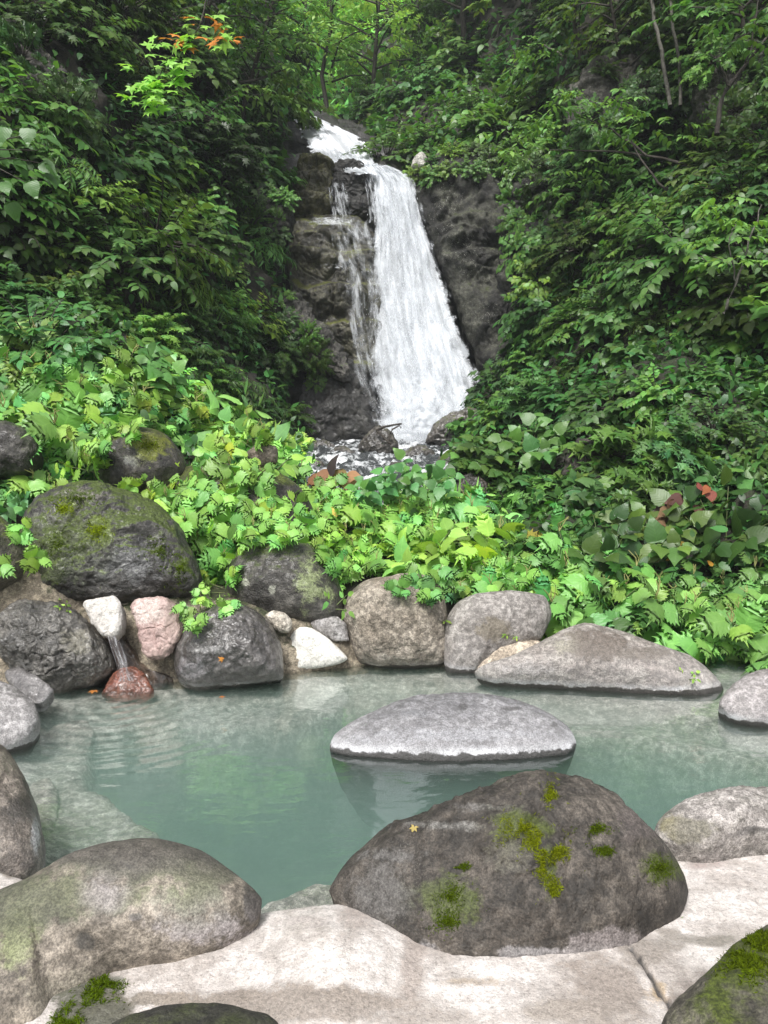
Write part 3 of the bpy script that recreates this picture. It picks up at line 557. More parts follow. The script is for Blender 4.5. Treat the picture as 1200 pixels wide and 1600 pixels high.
for sx in (-1, 1):
    hgrid('ground', *((-5, -1.905) if sx < 0 else (1.905, 5)), 1.05, 2.2, .1, lambda X, Y: .18 + .03 * fbm(np.stack([X, Y, 0 * X], -1) * .9, 2), M_MORT, kind='structure')
far = [atz(px, py, 0)[:2] for px, py in [(0, 1120), (60, 1100), (150, 1078), (260, 1068), (440, 1062), (540, 1040), (640, 1040), (740, 1052), (900, 1072), (1100, 1100), (1200, 1120)]]
perim = [tuple(p) for p in far] + [(2.6, 3.6), (2.6, 2.4)] + [tuple(p) for p in edge[::-1] if abs(p[0]) < 1.6] + [(-1.3, 2.6), (-1.75, 3.2), (-2.1, 3.9)]
def zfloor(X, Y):
    d = seg_dist(X, Y, perim, True) * np.where(inside(X, Y, perim), 1, -1)
    P = np.stack([X, Y, 0 * X], -1); n = .12 * fbm(P * 1.6, 3)
    return -.05 - .06 * sstep(d + n, 0, .25) - .65 * sstep(d + n * 1.5, .42, .62) + .015 * fbm(P * 8, 3)
M_FLOOR = rock_mat((.46, .45, .42), (.56, .55, .52), (.24, .23, .21), .9, 0, speck=.3, name='pool_floor')
hgrid('pool_floor', -3.2, 3.2, 1.9, 5.3, .04, zfloor, M_FLOOR, kind='structure')
# submerged stones
M_SUB = rock_mat((.42, .4, .37), (.52, .5, .47), (.25, .24, .22), .8, 0, speck=.3, name='submerged_stone')
rock('rock', 'pale stone under water just behind the big lichen covered boulder', 'rock', [(180, 1400), (190, 1335), (240, 1308), (310, 1308), (350, 1330), (370, 1400)], 2.3, 2.62, .03, .2, M_SUB, 40, .03, seed=41)
rock('rock', 'long pale stone under water between the two big near boulders', 'rock', [(385, 1420), (420, 1372), (480, 1350), (560, 1340), (600, 1350), (600, 1420)], 2.25, 2.55, .03, .2, M_SUB, 40, .03, seed=42)
rock('rock', 'grey slab under water sloping down from the left edge of the pool', 'rock', [(30, 1165), (80, 1100), (130, 1090), (145, 1110), (125, 1160), (85, 1195), (40, 1200)], 3.5, 4.1, .04, .2, M_SUB, 40, .03, seed=43)
rock('rock', 'rounded stone under water beside the dark brown boulder at the left edge', 'rock', [(40, 1300), (45, 1210), (75, 1195), (92, 1220), (85, 1280), (62, 1320)], 2.7, 3.4, .04, .2, M_SUB, 40, .03, seed=44)
# water: clear surface over milky, faintly turquoise water
mw, g, out = mat('pool_water')
co = g.n('NewGeometry').outputs['Position']
mp = g.n('Mapping', i_Scale=(1.0, 1.9, 1.0)); g.set(mp.inputs[0], co)
nb = g.math('ADD', g.noise(mp.outputs[0], 2.6, 2, .5), g.math('MULTIPLY', g.noise(mp.outputs[0], 9, 3, .55), .33))
spd = g.n('VectorMath', operation='DISTANCE', i_0=co, i_1=(-1.62, 4.35, 0)).outputs['Value']
wv = g.math('MULTIPLY', g.math('SINE', g.math('MULTIPLY', spd, 60)), g.math('MULTIPLY', g.ramp(spd, 1.5, .1), .4))
bp = g.n('Bump', i_Strength=.14, i_Distance=.04, i_Height=g.math('ADD', nb, wv))
gl = g.n('BsdfGlossy', i_Roughness=.02, i_Normal=bp.outputs[0]); gl.inputs['Color'].default_value = (1, 1, 1, 1)
tp = g.n('BsdfTransparent'); fr = g.n('Fresnel', i_IOR=1.6, i_Normal=bp.outputs[0])
ms = g.n('MixShader', i_0=g.math('MULTIPLY', fr.outputs[0], 1.25, clamp=True)); g.t.links.new(tp.outputs[0], ms.inputs[1]); g.t.links.new(gl.outputs[0], ms.inputs[2])
g.t.links.new(ms.outputs[0], out.inputs['Surface'])
pv = g.n('VolumePrincipled', i_Density=1.7, i_Anisotropy=.1); pv.inputs['Color'].default_value = (.63, .87, .79, 1)
g.t.links.new(pv.outputs[0], out.inputs['Volume'])
wv_ = np.array([(x, y, z) for z in (-1.2, 0) for (x, y) in ((-4, 1.7), (4, 1.7), (4, 5.45), (-4, 5.45))])
tag(obj('water', raw_mesh('water', wv_, [(3, 2, 1, 0), (4, 5, 6, 7), (0, 1, 5, 4), (1, 2, 6, 5), (2, 3, 7, 6), (3, 0, 4, 7)], mat=mw, smooth=False)), kind='structure')

# ------------------------------------------------------------------ cliff round the falls
CW = dict(rough=.5, wet=.12, speck=.3, bump=.9, scale=.45, darkamt=.7, n4a=.5)
M_CL = rock_mat((.012, .0115, .0105), (.038, .036, .032), (.012, .011, .01), moss=.12, mossc=(.05, .06, .01), name='wet_cliff', **CW)
M_CR = rock_mat((.013, .013, .010), (.056, .057, .046), (.007, .0065, .006), moss=.3, mossc=(.035, .045, .01), rough=.75, speck=.9, bump=1.0, scale=.5, darkamt=.85, name='lichen_cliff')
patch('cliff', [
 [(360, 780, 13.0), (460, 780, 13), (560, 780, 13), (650, 780, 13), (740, 780, 13), (830, 780, 13), (930, 780, 13)],
 [(360, 680, 13.6), (460, 690, 14.0), (560, 690, 14.3), (650, 690, 14.2), (740, 690, 14.4), (830, 690, 14.4), (930, 690, 14)],
 [(360, 560, 14.0), (460, 560, 14.6), (560, 560, 14.7), (650, 560, 14.6), (740, 560, 15.0), (830, 560, 15.0), (930, 560, 14.5)],
 [(360, 420, 14.8), (460, 420, 15.2), (560, 420, 15.3), (650, 420, 15.3), (740, 420, 15.7), (830, 420, 15.8), (930, 420, 15.2)],
 [(360, 300, 15.8), (460, 300, 16), (560, 300, 15.9), (650, 290, 15.8), (740, 280, 16.2), (830, 280, 16.2), (930, 280, 15.8)],
 [(360, 240, 18), (460, 250, 17.4), (560, 262, 16.6), (650, 262, 16.6), (740, 240, 17), (830, 240, 17), (930, 240, 17)],
 [(360, 180, 21.5), (450, 195, 21.5), (520, 205, 20.5), (600, 235, 18.5), (740, 190, 20), (830, 190, 20), (930, 190, 20)],
 [(360, 150, 24), (450, 180, 24), (520, 190, 24), (600, 200, 23), (740, 160, 23), (830, 160, 23), (930, 160, 23)]],
 190, 150, M_CL, .15, 1.1, True, amp2=.02, fac=.2, ff=.6, terr=.3, th=.8)
def crag(label, poly, Yb, Yt, tf, m, **k): return rock('crag', label, 'crag', poly, Yb, Yt, tf, .8, m, **k)
crag('dark rough cliff face patched with pale lichen, right of the main fall',
 [(640, 275), (655, 250), (700, 245), (760, 232), (840, 240), (900, 300), (940, 420), (930, 600), (800, 640), (770, 625), (758, 600), (735, 540), (715, 480), (690, 420), (668, 360), (648, 310)], 13.9, 15.4, .5, M_CR, res=120, n1=.06, f1=3, n2=.12, f2=5, fac=.07, ff=.9, terr=.3, th=.9, prof=(3, .5), ctr=(800, 430), seed=51, edge=.35)
crag('dark wet block split by thin trickles at the top of the falls', [(514, 300), (518, 265), (560, 258), (584, 275), (586, 330), (575, 348), (520, 348)], 15.3, 15.6, .3, M_CL, res=70, n1=.03, n2=.07, f2=7, prof=(6, .5), fac=.09, ff=.7, terr=.1, th=.5, seed=52)
M_CM = rock_mat((.06, .057, .03), (.12, .112, .055), (.025, .022, .015), moss=.45, mossc=(.11, .12, .015), name='mossy_cliff', **CW)
crag('mossy yellowish block beside the dark wet one at the top of the falls', [(455, 335), (460, 285), (470, 252), (500, 247), (520, 262), (522, 300), (518, 335), (490, 345)], 15.2, 15.5, .3, M_CM, res=60, n1=.03, n2=.07, f2=7, prof=(6, .5), fac=.1, ff=.7, terr=.15, th=.4, seed=53)
crag('stepped wet slab falling away left of the main fall', [(450, 360), (470, 345), (560, 342), (590, 380), (600, 470), (600, 560), (570, 590), (520, 545), (460, 470), (448, 410)], 13.9, 15.2, .4, rock_mat((.045, .043, .03), (.1, .095, .066), (.018, .016, .014), moss=.42, mossc=(.09, .1, .015), name='slab', **CW), res=100, n1=.04, n2=.07, f2=7, prof=(4, .5), fac=.1, ff=.7, terr=.4, th=.75, seed=54, edge=.4)
crag('big dark boulder at the left foot of the falls', [(465, 700), (468, 640), (480, 590), (510, 560), (550, 570), (585, 620), (600, 690), (560, 705)], 12.9, 13.8, .5, M_CL, res=70, n1=.06, n2=.07, f2=7, fac=.07, ff=.7, seed=55)
crag('grey rough outcrop half covered with leaves left of the falls', [(410, 500), (425, 460), (460, 460), (490, 490), (530, 540), (545, 590), (500, 580), (450, 560), (415, 545)], 12.9, 13.4, .3, rock_mat((.03, .029, .026), (.085, .08, .073), (.012, .011, .01), moss=.3, speck=.5, bump=1, scale=.6, name='grey_crag'), res=70, n1=.06, n2=.07, f2=7, fac=.12, ff=.9, seed=56)
crag('dark block with pale lichen jutting from the leaves left of the mossy one', [(385, 360), (390, 320), (410, 295), (440, 300), (458, 330), (452, 360), (425, 375)], 13.6, 14, .3, M_CR, res=50, n1=.06, n2=.07, f2=7, fac=.12, seed=57)
crag('pale grey boulder poking out at the top right lip of the falls', [(643, 262), (648, 245), (660, 238), (668, 250), (664, 264)], 15.0, 15.1, .12, rock_mat((.4, .39, .36), (.5, .49, .46), (.2, .2, .18), .8), res=30, n1=.06, seed=58)
m = rock_mat((.05, .045, .04), (.13, .12, .11), (.02, .018, .016), moss=.3, mossc=(.07, .08, .015), rough=.35, wet=.4, speck=.3, name='wet_rock')
rock('boulder', 'wet moss topped boulder at the right foot of the falls', 'boulder', [(668, 690), (678, 665), (700, 648), (735, 640), (755, 655), (750, 695), (715, 706)], 11.6, 11.9, .25, .4, m, 60, .06, seed=59, ridge=.08)
rock('boulder', 'small angular wet boulder in the stream under a broken twig', 'boulder', [(560, 700), (575, 678), (592, 668), (612, 678), (622, 700), (600, 716), (575, 714)], 11.0, 11.3, .2, .3, m, 50, .06, seed=60, ridge=.1)
for i, (x, y, s_, Y) in enumerate([(505, 700, 22, 11.4), (535, 712, 26, 10.6), (655, 712, 30, 10.4), (700, 722, 20, 9.6), (490, 730, 20, 9.3), (620, 735, 18, 9.2)]):
    rock('boulder', ['low wet stone at the left head of the stream', 'low wet stone left of the twig boulder', 'low wet stone right of the twig boulder', 'low wet stone on the right of the stream', 'low wet stone on the left of the stream behind the withered leaves', 'low wet stone in midstream just behind the bright leaves'][i], 'boulder',
         [(x - s_, y + 8), (x - s_ * .7, y - 6), (x, y - s_ * .5), (x + s_ * .8, y - 3), (x + s_, y + 9), (x, y + 14)], Y, Y + .2, .12, .25, m, 30, .08, seed=61 + i, ridge=.1)
for i, (x, y, rx, ry, Y) in enumerate([(735, 770, 28, 26, 7.6), (760, 830, 34, 40, 7.0), (800, 880, 40, 34, 6.5), (720, 730, 22, 18, 8.8)]):
    rock('boulder', ['dark earthy stone on the right bank beside the stream mouth', 'dark earthy stone on the right bank under glossy leaves', 'dark earthy stone low on the right bank behind the grey upright boulder', 'dark earthy stone on the right bank just below the wet moss topped boulder'][i], 'boulder',
         [(x - rx, y + ry), (x - rx * .8, y - ry * .3), (x, y - ry), (x + rx, y - ry * .4), (x + rx, y + ry)], Y, Y + .3, .15, .3, rock_mat((.03, .026, .022), (.07, .06, .05), (.015, .013, .011), moss=.2, rough=.5, wet=.2, name='earthy_rock'), 40, .08, seed=71 + i, ridge=.12)

# ------------------------------------------------------------------ falling water and stream
def foam_mat(name, lo, hi, sx, sy, base_alpha=1.0, edge=.12, seed=0.0, col=(.9, .93, .97)):
    m, g, out = mat(name); uv = g.n('UVMap').outputs[0]
    s = g.n('SeparateXYZ', i_0=uv); u, v = s.outputs[0], s.outputs[1]
    def nz(ax, ay, d=4, r=.6, dist=.3):
        mp = g.n('Mapping', i_Scale=(ax, ay, 1), i_Location=(seed, seed * 1.7, seed)); g.set(mp.inputs[0], uv); return g.noise(mp.outputs[0], 1.0, d, r, dist)
    a = g.math('ADD', g.math('MULTIPLY', nz(sx, sy), .55), g.math('MULTIPLY', nz(sx * 2.6, sy * 3, 5, .6, .6), .45))
    ue = g.math('ADD', u, g.math('MULTIPLY', g.math('SUBTRACT', nz(2.5, 14, 5, .7), .5), .42)); eg = g.math('MULTIPLY', ue, g.math('SUBTRACT', 1.0, ue))
    eg = g.ramp(eg, 0, edge)
    a = g.math('ADD', a, g.math('MULTIPLY', g.math('SUBTRACT', eg, 1.0), .46))
    al = g.math('MULTIPLY', g.ramp(a, lo, hi), base_alpha)
    c = g.mix(g.ramp(nz(sx * 1.5, sy * .8, 5, .7), .36, .56), tuple(x * .62 for x in col), col)  # greyer streaks in the colour stand in for shading across the white water
    bp = g.n('Bump', i_Strength=.9, i_Distance=.15, i_Height=a)
    bp.inputs['Strength'].default_value = .55; d = g.n('BsdfDiffuse', i_Color=c, i_Normal=bp.outputs[0]); t = g.n('BsdfTranslucent', i_Color=c)
    x = g.n('MixShader', i_0=.3); g.t.links.new(d.outputs[0], x.inputs[1]); g.t.links.new(t.outputs[0], x.inputs[2])
    tp = g.n('BsdfTransparent'); y = g.n('MixShader', i_0=al); g.t.links.new(tp.outputs[0], y.inputs[1]); g.t.links.new(x.outputs[0], y.inputs[2])
    g.t.links.new(y.outputs[0], out.inputs[0]); return m
def sheet(name, rows, m, parent, dY=0, nr=140, nc=60, bulge=.25, amp=.12, s=0):
    """rows: (y, xl, xr, Y)"""
    C = np.array([[at(r[1] + (r[2] - r[1]) * k, r[0], r[3] + dY) for k in np.linspace(0, 1, 5)] for r in rows])
    A = cr(C, np.linspace(0, 1, nr)); B = cr(np.swapaxes(A, 0, 1), np.linspace(0, 1, nc)); G = np.swapaxes(B, 0, 1)
    u = np.linspace(0, 1, nc)[None].repeat(nr, 0); v = np.linspace(0, 1, nr)[:, None].repeat(nc, 1)
    G = G.copy(); P = np.stack([u * 9 + s, v * 5, 0 * u], -1)
    G[..., 1] -= bulge * np.sqrt((4 * u * (1 - u)).clip(0)) + amp * fbm(P, 3) + amp * .6 * fbm(P * (3, 2, 1) + 9, 3)
    G[..., 0] += amp * .5 * fbm(P + 4.4, 3)
    o = obj(name, raw_mesh(name, G.reshape(-1, 3), grid_quads(nr, nc), mat=m, uv=np.stack([u.ravel(), v.ravel()], -1)), parent); return o
fall = empty('waterfall', (0, 0, 0), 'tall white waterfall tumbling down the dark cliff behind the pool', 'waterfall')
MAIN = [(262, 572, 600, 15.75), (280, 576, 642, 15.4), (310, 580, 655, 15.1), (360, 582, 668, 14.9), (420, 572, 690, 14.6), (480, 570, 710, 14.3), (540, 572, 732, 14.0), (600, 575, 756, 13.7), (650, 584, 762, 13.4), (700, 592, 745, 13.1)]
sheet('main_fall', MAIN, foam_mat('falling_water', .2, .44, 5, 3, 1, .15, 0), fall, 0, bulge=.12)
W2 = [(y, xl - 16, xr + 16, Y) for y, xl, xr, Y in MAIN]
sheet('spray_veil', W2, foam_mat('water_veil', .34, .56, 7, 3.5, .9, .22, 3.1), fall, -.16, bulge=.15, amp=.2, s=5)
sheet('spray_veil', [(y, xl - 12, xr + 12, Y) for y, xl, xr, Y in MAIN], foam_mat('water_veil_fine', .36, .62, 14, 8, .6, .2, 7.7), fall, -.35, bulge=.15, amp=.25, s=11)
sheet('upper_cascade', [(185, 455, 496, 20.6), (200, 464, 530, 19.6), (218, 472, 566, 18.4), (240, 486, 584, 17.2), (262, 508, 590, 16.0), (277, 556, 594, 15.5)], foam_mat('cascade_water', .16, .36, 4, 3, 1, .1, 5.5), fall, -.35, bulge=.2, nr=80, nc=50)
sheet('upper_cascade', [(190, 458, 490, 21.2), (215, 476, 556, 19.2), (240, 488, 583, 17.6), (264, 510, 588, 16.1)], foam_mat('cascade_veil', .42, .6, 14, 6, .9, .15, 9.5), fall, -.6, bulge=.25, nr=80, nc=50, s=3)
M_THIN = foam_mat('thin_trickle', .44, .66, 5, 2.5, .7, .15, 2.2)
M_THIN2 = foam_mat('trickle_veil', .42, .68, 6, 5, .6, .2, 4.2)
sheet('side_trickle', [(263, 512, 532, 15.6), (300, 510, 545, 15.0), (348, 512, 560, 14.75)], M_THIN, fall, -.05, bulge=.02, amp=.03, nr=50, nc=30)
sheet('side_trickle', [(265, 562, 580, 15.5), (300, 570, 592, 15.0), (348, 572, 600, 14.7)], M_THIN, fall, -.1, bulge=.02, amp=.03, nr=50, nc=30)
sheet('side_veil', [(346, 500, 590, 14.5), (400, 512, 600, 14.1), (470, 524, 610, 13.8), (560, 540, 620, 13.5), (640, 566, 640, 13.2), (690, 580, 650, 12.9)], M_THIN2, fall, -.3, bulge=.1, amp=.1)
sheet('ledge_trickle', [(341, 470, 560, 14.85), (347, 462, 572, 14.7), (352, 458, 590, 14.6)], foam_mat('ledge_foam', .3, .62, 8, 3, .7, .3, 1.2), fall, -.15, bulge=.05, amp=.03, nr=8, nc=60)
sheet('ledge_trickle', [(405, 470, 560, 14.5), (420, 480, 570, 14.1)], foam_mat('ledge_foam', .5, .66, 4, 1, .6, .2, 8.2), fall, -.1, bulge=.05, amp=.03, nr=8, nc=60)
sheet('foot_splash', [(590, 560, 750, 13.4), (650, 560, 752, 12.9), (700, 575, 730, 12.5)], foam_mat('foot_mist', .34, .75, 3, 3, .6, .25, 6.6), fall, -.2, bulge=.4, amp=.3, nr=60, nc=60)
# flying drops: thin tetrahedra, thousands of them in one mesh
def drops(n, rows, spread):
    r = RNG; v = r.random(n) ** .7; rows = np.array(rows, float); y = rows[0, 0] + (rows[-1, 0] - rows[0, 0]) * v
    xl = np.interp(y, rows[:, 0], rows[:, 1]); xr = np.interp(y, rows[:, 0], rows[:, 2]); Y = np.interp(y, rows[:, 0], rows[:, 3])
    side = r.random(n) < .5; e = np.abs(r.normal(size=n)) * spread; inn = r.random(n)
    k = .47 + .17 * r.normal(size=n); x = xl + (xr - xl) * k
    P = at(x, y, Y - .35 - .4 * r.random(n)); L = (.006 + .02 * r.random(n))[:, None]; W = (.003 + .004 * r.random(n))[:, None]
    d = np.stack([.25 * (k - .3), 0 * k, -np.ones(n)], -1); a = P + d * L; b = P - d * L
    c = P + W * (1, 0, 0); e_ = P - W * (1, 0, 0); f = P - W * (0, 1.5, 0)
    V = np.stack([a, b, c, e_, f], 1).reshape(-1, 3); i = (np.arange(n) * 5)[:, None]
    T = np.concatenate([i + np.array(t) for t in ((0, 2, 4), (0, 4, 3), (1, 4, 2), (1, 3, 4), (0, 3, 2), (1, 2, 3))]); return V, T
mdp, g, out = mat('water_drops'); d = g.n('BsdfDiffuse'); d.inputs[0].default_value = (.85, .87, .9, 1); g.t.links.new(d.outputs[0], out.inputs[0])
V, T = drops(5000, MAIN[1:], .22); tag(obj('flying_drops', raw_mesh('flying_drops', V, tris=T, mat=mdp, smooth=False), fall), kind='stuff')
# stream
ms_, g, out = mat('stream_water'); uv = g.n('UVMap').outputs[0]; co = g.n('NewGeometry').outputs['Position']
mp = g.n('Mapping', i_Scale=(1.6, .7, 1.2)); g.set(mp.inputs[0], co)
n1 = g.noise(mp.outputs[0], 2.4, 6, .68, .8); n2 = g.noise(co, 9, 5, .7)
f = g.ramp(g.math('ADD', g.math('MULTIPLY', n1, .7), g.math('MULTIPLY', n2, .3)), .47, .6)
p = g.n('BsdfPrincipled', i_Base_Color=g.mix(f, (.045, .05, .052), (.8, .82, .84)), i_Roughness=g.mix(f, (.12, .12, .12), (.7, .7, .7)), i_Normal=g.n('Bump', i_Strength=.9, i_Distance=.12, i_Height=g.math('ADD', n1, g.math('MULTIPLY', n2, .5))).outputs[0])
g.t.links.new(p.outputs[0], out.inputs[0])
patch('stream', [
 [(440, 870, 6.6), (520, 870, 6.6), (600, 870, 6.6), (680, 870, 6.6), (760, 870, 6.8)],
 [(450, 800, 7.5), (520, 800, 7.5), (600, 800, 7.5), (680, 800, 7.5), (760, 800, 7.8)],
 [(450, 760, 8.4), (520, 762, 8.3), (600, 764, 8.2), (680, 760, 8.4), (760, 756, 8.8)],
 [(455, 725, 9.8), (520, 735, 9.4), (600, 742, 9.2), (680, 736, 9.5), (750, 725, 10)],
 [(460, 700, 11.8), (520, 708, 11.2), (600, 714, 11), (680, 708, 11.3), (750, 698, 12)],
 [(460, 690, 13.5), (520, 690, 13.5), (600, 692, 13.5), (680, 692, 13.5), (750, 688, 13.8)]],
 160, 80, ms_, .13, 2.4, True, amp2=.05)
# hot spring spout
sp = empty('spout_stream', atz(195, 1078, 0), 'thin stream of hot water running into the pool below the small white stone', 'spout')
def lsheet(name, rows, m, dY=0):
    o = sheet(name, rows, m, None, dY, nr=60, nc=24, bulge=.03, amp=.012); o.parent = sp; o.matrix_parent_inverse = sp.matrix_world.inverted(); o.location = -np.array(sp.location) * 1.0; return o
msp, g, out = mat('spout_water'); uv = g.n('UVMap').outputs[0]; mp = g.n('Mapping', i_Scale=(7, 1.5, 1)); g.set(mp.inputs[0], uv); n = g.noise(mp.outputs[0], 1, 4, .6, .4)
gl = g.n('BsdfPrincipled', i_Roughness=.08, i_Base_Color=g.mix(g.ramp(n, .4, .6), (.1, .06, .05), (.3, .3, .31)), i_Normal=g.n('Bump', i_Strength=.8, i_Distance=.02, i_Height=n).outputs[0])
tp = g.n('BsdfTransparent'); x = g.n('MixShader', i_0=g.ramp(n, .35, .75)); g.t.links.new(tp.outputs[0], x.inputs[1]); g.t.links.new(gl.outputs[0], x.inputs[2]); g.t.links.new(x.outputs[0], out.inputs[0])
lsheet('falling_stream', [(990, 168, 182, 4.5), (1005, 171, 188, 4.46), (1030, 180, 198, 4.42), (1050, 184, 204, 4.38), (1062, 180, 212, 4.36)], msp)
V = atz(195, 1078, 0)
rock('rock', 'dark wet hollow stone behind the thin stream of hot water', 'rock', [(162, 990), (185, 985), (205, 1010), (225, 1040), (270, 1060), (268, 1085), (200, 1090), (172, 1060)], 4.62, 4.7, .04, .1, rock_mat((.05, .035, .028), (.11, .08, .06), (.02, .016, .013), .3, wet=.5, name='wet_hollow'), 40, .05, seed=80)

# ------------------------------------------------------------------ leaves
def fan(out, fold=.18, droop=.25, cup=.35, s=1.0):
    """leaf from its right half outline; midrib along +Y, folded, arched"""
    out = np.array(out, float); n = len(out)
    mid = np.stack([0 * out[:, 0], out[:, 1] * .96], -1); mid[0] = (0, 0); mid[-1] = out[-1]
    L = out * (-1, 1)
    P = np.concatenate([mid, out, L]); tri = []
    for i in range(n - 1):
        tri += [(i, n + i, n + i + 1), (i, n + i + 1, i + 1), (i, 2 * n + i + 1, 2 * n + i), (i, i + 1, 2 * n + i + 1)]
    x, y = P[:, 0], P[:, 1]
    z = fold * np.abs(x) - cup * x * x * 2 - droop * y * y
    V = np.stack([x, y, z], -1) * s
    return V, np.array(tri), np.stack([x, y], -1)
LEAF = {
 'jag': fan([(0, 0), (.16, -.1), (.32, -.07), (.40, .03), (.53, .07), (.46, .16), (.6, .24), (.49, .31), (.62, .46), (.46, .48), (.57, .72), (.37, .63), (.42, .93), (.25, .74), (.16, .82), (.17, .98), (.06, .97), (0, 1.3)], .16, .42, .35),
 'ovate': fan([(0, 0), (.17, .06), (.28, .25), (.29, .45), (.21, .7), (.09, .88), (0, 1.05)], .25, .3, .4),
 'broad': fan([(0, 0), (.2, -.05), (.38, .08), (.44, .25), (.40, .42), (.42, .48), (.3, .62), (.26, .7), (.16, .84), (0, 1.08)], .2, .3, .4),
 'slim': fan([(0, 0), (.08, .12), (.11, .4), (.08, .7), (0, 1.1)], .3, .4, .3),
 'palm': fan([(0, 0), (.14, -.06), (.36, -.02), (.22, .12), (.52, .3), (.25, .33), (.2, .4), (.42, .78), (.16, .56), (.1, .64), (0, 1.1)], .15, .25, .3),
}
def nrm(v): return v / (np.linalg.norm(v, axis=-1, keepdims=True) + 1e-9)
class Fol:
    def __init__(s): s.P = []; s.D = []; s.N = []; s.S = []; s.C = []; s.tw = []
    def add(s, p, d, n, sz, c): s.P.append(p); s.D.append(d); s.N.append(n); s.S.append(sz); s.C.append(c)
    def spray(s, p0, d0, L, n, ls, droop=.25, start=.25, flat=.75, col=(1, 1, 1), cv=.18, opp=False, r=RNG, tw=.006, upb=1.0, hang=.3, face=.5):
        d0 = nrm(np.array(d0, float)); p0 = np.array(p0, float)
        side = np.cross(d0, (0, 0, 1)); side = nrm(side) if np.linalg.norm(side) > .1 else np.array([1., 0, 0])
        f = lambda t: p0 + d0 * L * t + np.array([0, 0, -droop * L]) * t * t
        s.tw.append(([f(t) for t in np.linspace(0, 1, 5)], tw, tw * .35))
        for k in range(n):
            t = start + (1 - start) * (k + 1) / n; p = f(t); tan = nrm(d0 + np.array([0, 0, -2 * droop * t])); sg = 1 if (k % 2 or False) else -1
            for sg_ in ((1, -1) if opp else (sg,)):
                if k == n - 1: dd = tan
                elif opp and k % 2: dd = nrm(np.cross(side, tan) * sg_ + tan * .25)
                else: dd = nrm(side * sg_ * .9 + tan * .55)
                dd = nrm(dd + r.normal(size=3) * .16 + np.array([0, -.3 * face, 0]) + np.array([0, 0, -hang * r.random()])); nn = nrm(np.array([0, -.85 * face, upb]) + dd * (1, 1, 0) * .25 + r.normal(size=3) * (.35 * (1.2 - flat)) + np.array([0, -.0, 0]))
                sz = ls * (.65 + .5 * r.random()) * (1 - .35 * t if opp else 1)
                b = 1 + cv * r.normal(); h = r.normal() * cv * .6
                s.add(p + dd * ls * .12, dd, nn, sz, (col[0] * b * (1 + h), col[1] * b, col[2] * b * (1 - h)))
                if k == n - 1: break
    def leaves(s, kind):
        lv, lt, luv = LEAF[kind]; P = np.array(s.P); D = np.array(s.D); N = np.array(s.N); S = np.array(s.S); C = np.array(s.C).clip(.05, 6)
        X = nrm(np.cross(D, N)); Z = np.cross(X, D); m = len(lv)
        V = P[:, None] + S[:, None, None] * (lv[None, :, 0:1] * X[:, None] + lv[None, :, 1:2] * D[:, None] + lv[None, :, 2:3] * Z[:, None])
        T = (np.arange(len(P)) * m)[:, None, None] + lt[None]
        return V.reshape(-1, 3), T.reshape(-1, 3), np.repeat(C, m, 0), np.tile(luv, (len(P), 1))
    def mesh(s, name, kind, mt):
        V, T, C, U = s.leaves(kind); return raw_mesh(name, V, tris=T, mat=mt, col=C, uv=U)
def tubes(paths, sides=4):
    Vs, Q, k = [], [], 0
    for pts, r0, r1 in paths:
        pts = np.array(pts, float); n = len(pts); tan = nrm(np.gradient(pts, axis=0)); ref = np.where(np.abs(tan[:, 2:3]) > .9, (1., 0, 0), (0, 0, 1.))
        a = nrm(np.cross(tan, ref)); b = np.cross(tan, a); rr = np.linspace(r0, r1, n)[:, None]
        th = np.arange(sides) * 2 * math.pi / sides
        G = pts[:, None] + rr[:, None] * (np.cos(th)[None, :, None] * a[:, None] + np.sin(th)[None, :, None] * b[:, None])
        Vs.append(G.reshape(-1, 3)); Q.append(grid_quads(n, sides, True) + k); k += n * sides
    return np.concatenate(Vs), np.concatenate(Q)
def tmesh(name, paths, mt, sides=4):
    V, Q = tubes(paths, sides); return raw_mesh(name, V, Q, mat=mt)
class Tpl: pass
def mound(kind, mt, n=46, nl=10, ls=.13, R_=.5, seed=0, squash=.75, cv=.16, droop=.3):
    r = np.random.default_rng(seed); F = Fol()
    for k in range(n):
        az = r.random() * 2 * math.pi; el = math.asin(r.random() ** .8 * .98 + .01) - .12; L = R_ * (.62 + .45 * r.random())
        d = np.array([math.cos(az) * math.cos(el), math.sin(az) * math.cos(el), math.sin(el) * squash + .05])
        st = d * L * .35 + r.normal(size=3) * .05 * R_; b = .8 + .4 * r.random()
        F.spray(st, d, L * .75, nl, ls, droop, .2, .6, (b, b, b), cv, r=r, tw=.005)
        F.tw.append(([np.zeros(3), st * .6 + (0, 0, .02), st], .012, .006))
    t = Tpl(); t.fol = F.mesh('foliage', kind, mt); t.stem = tmesh('stem', F.tw, M_BARK, 3); t.parts = [('foliage', t.fol), ('stem', t.stem)]; return t
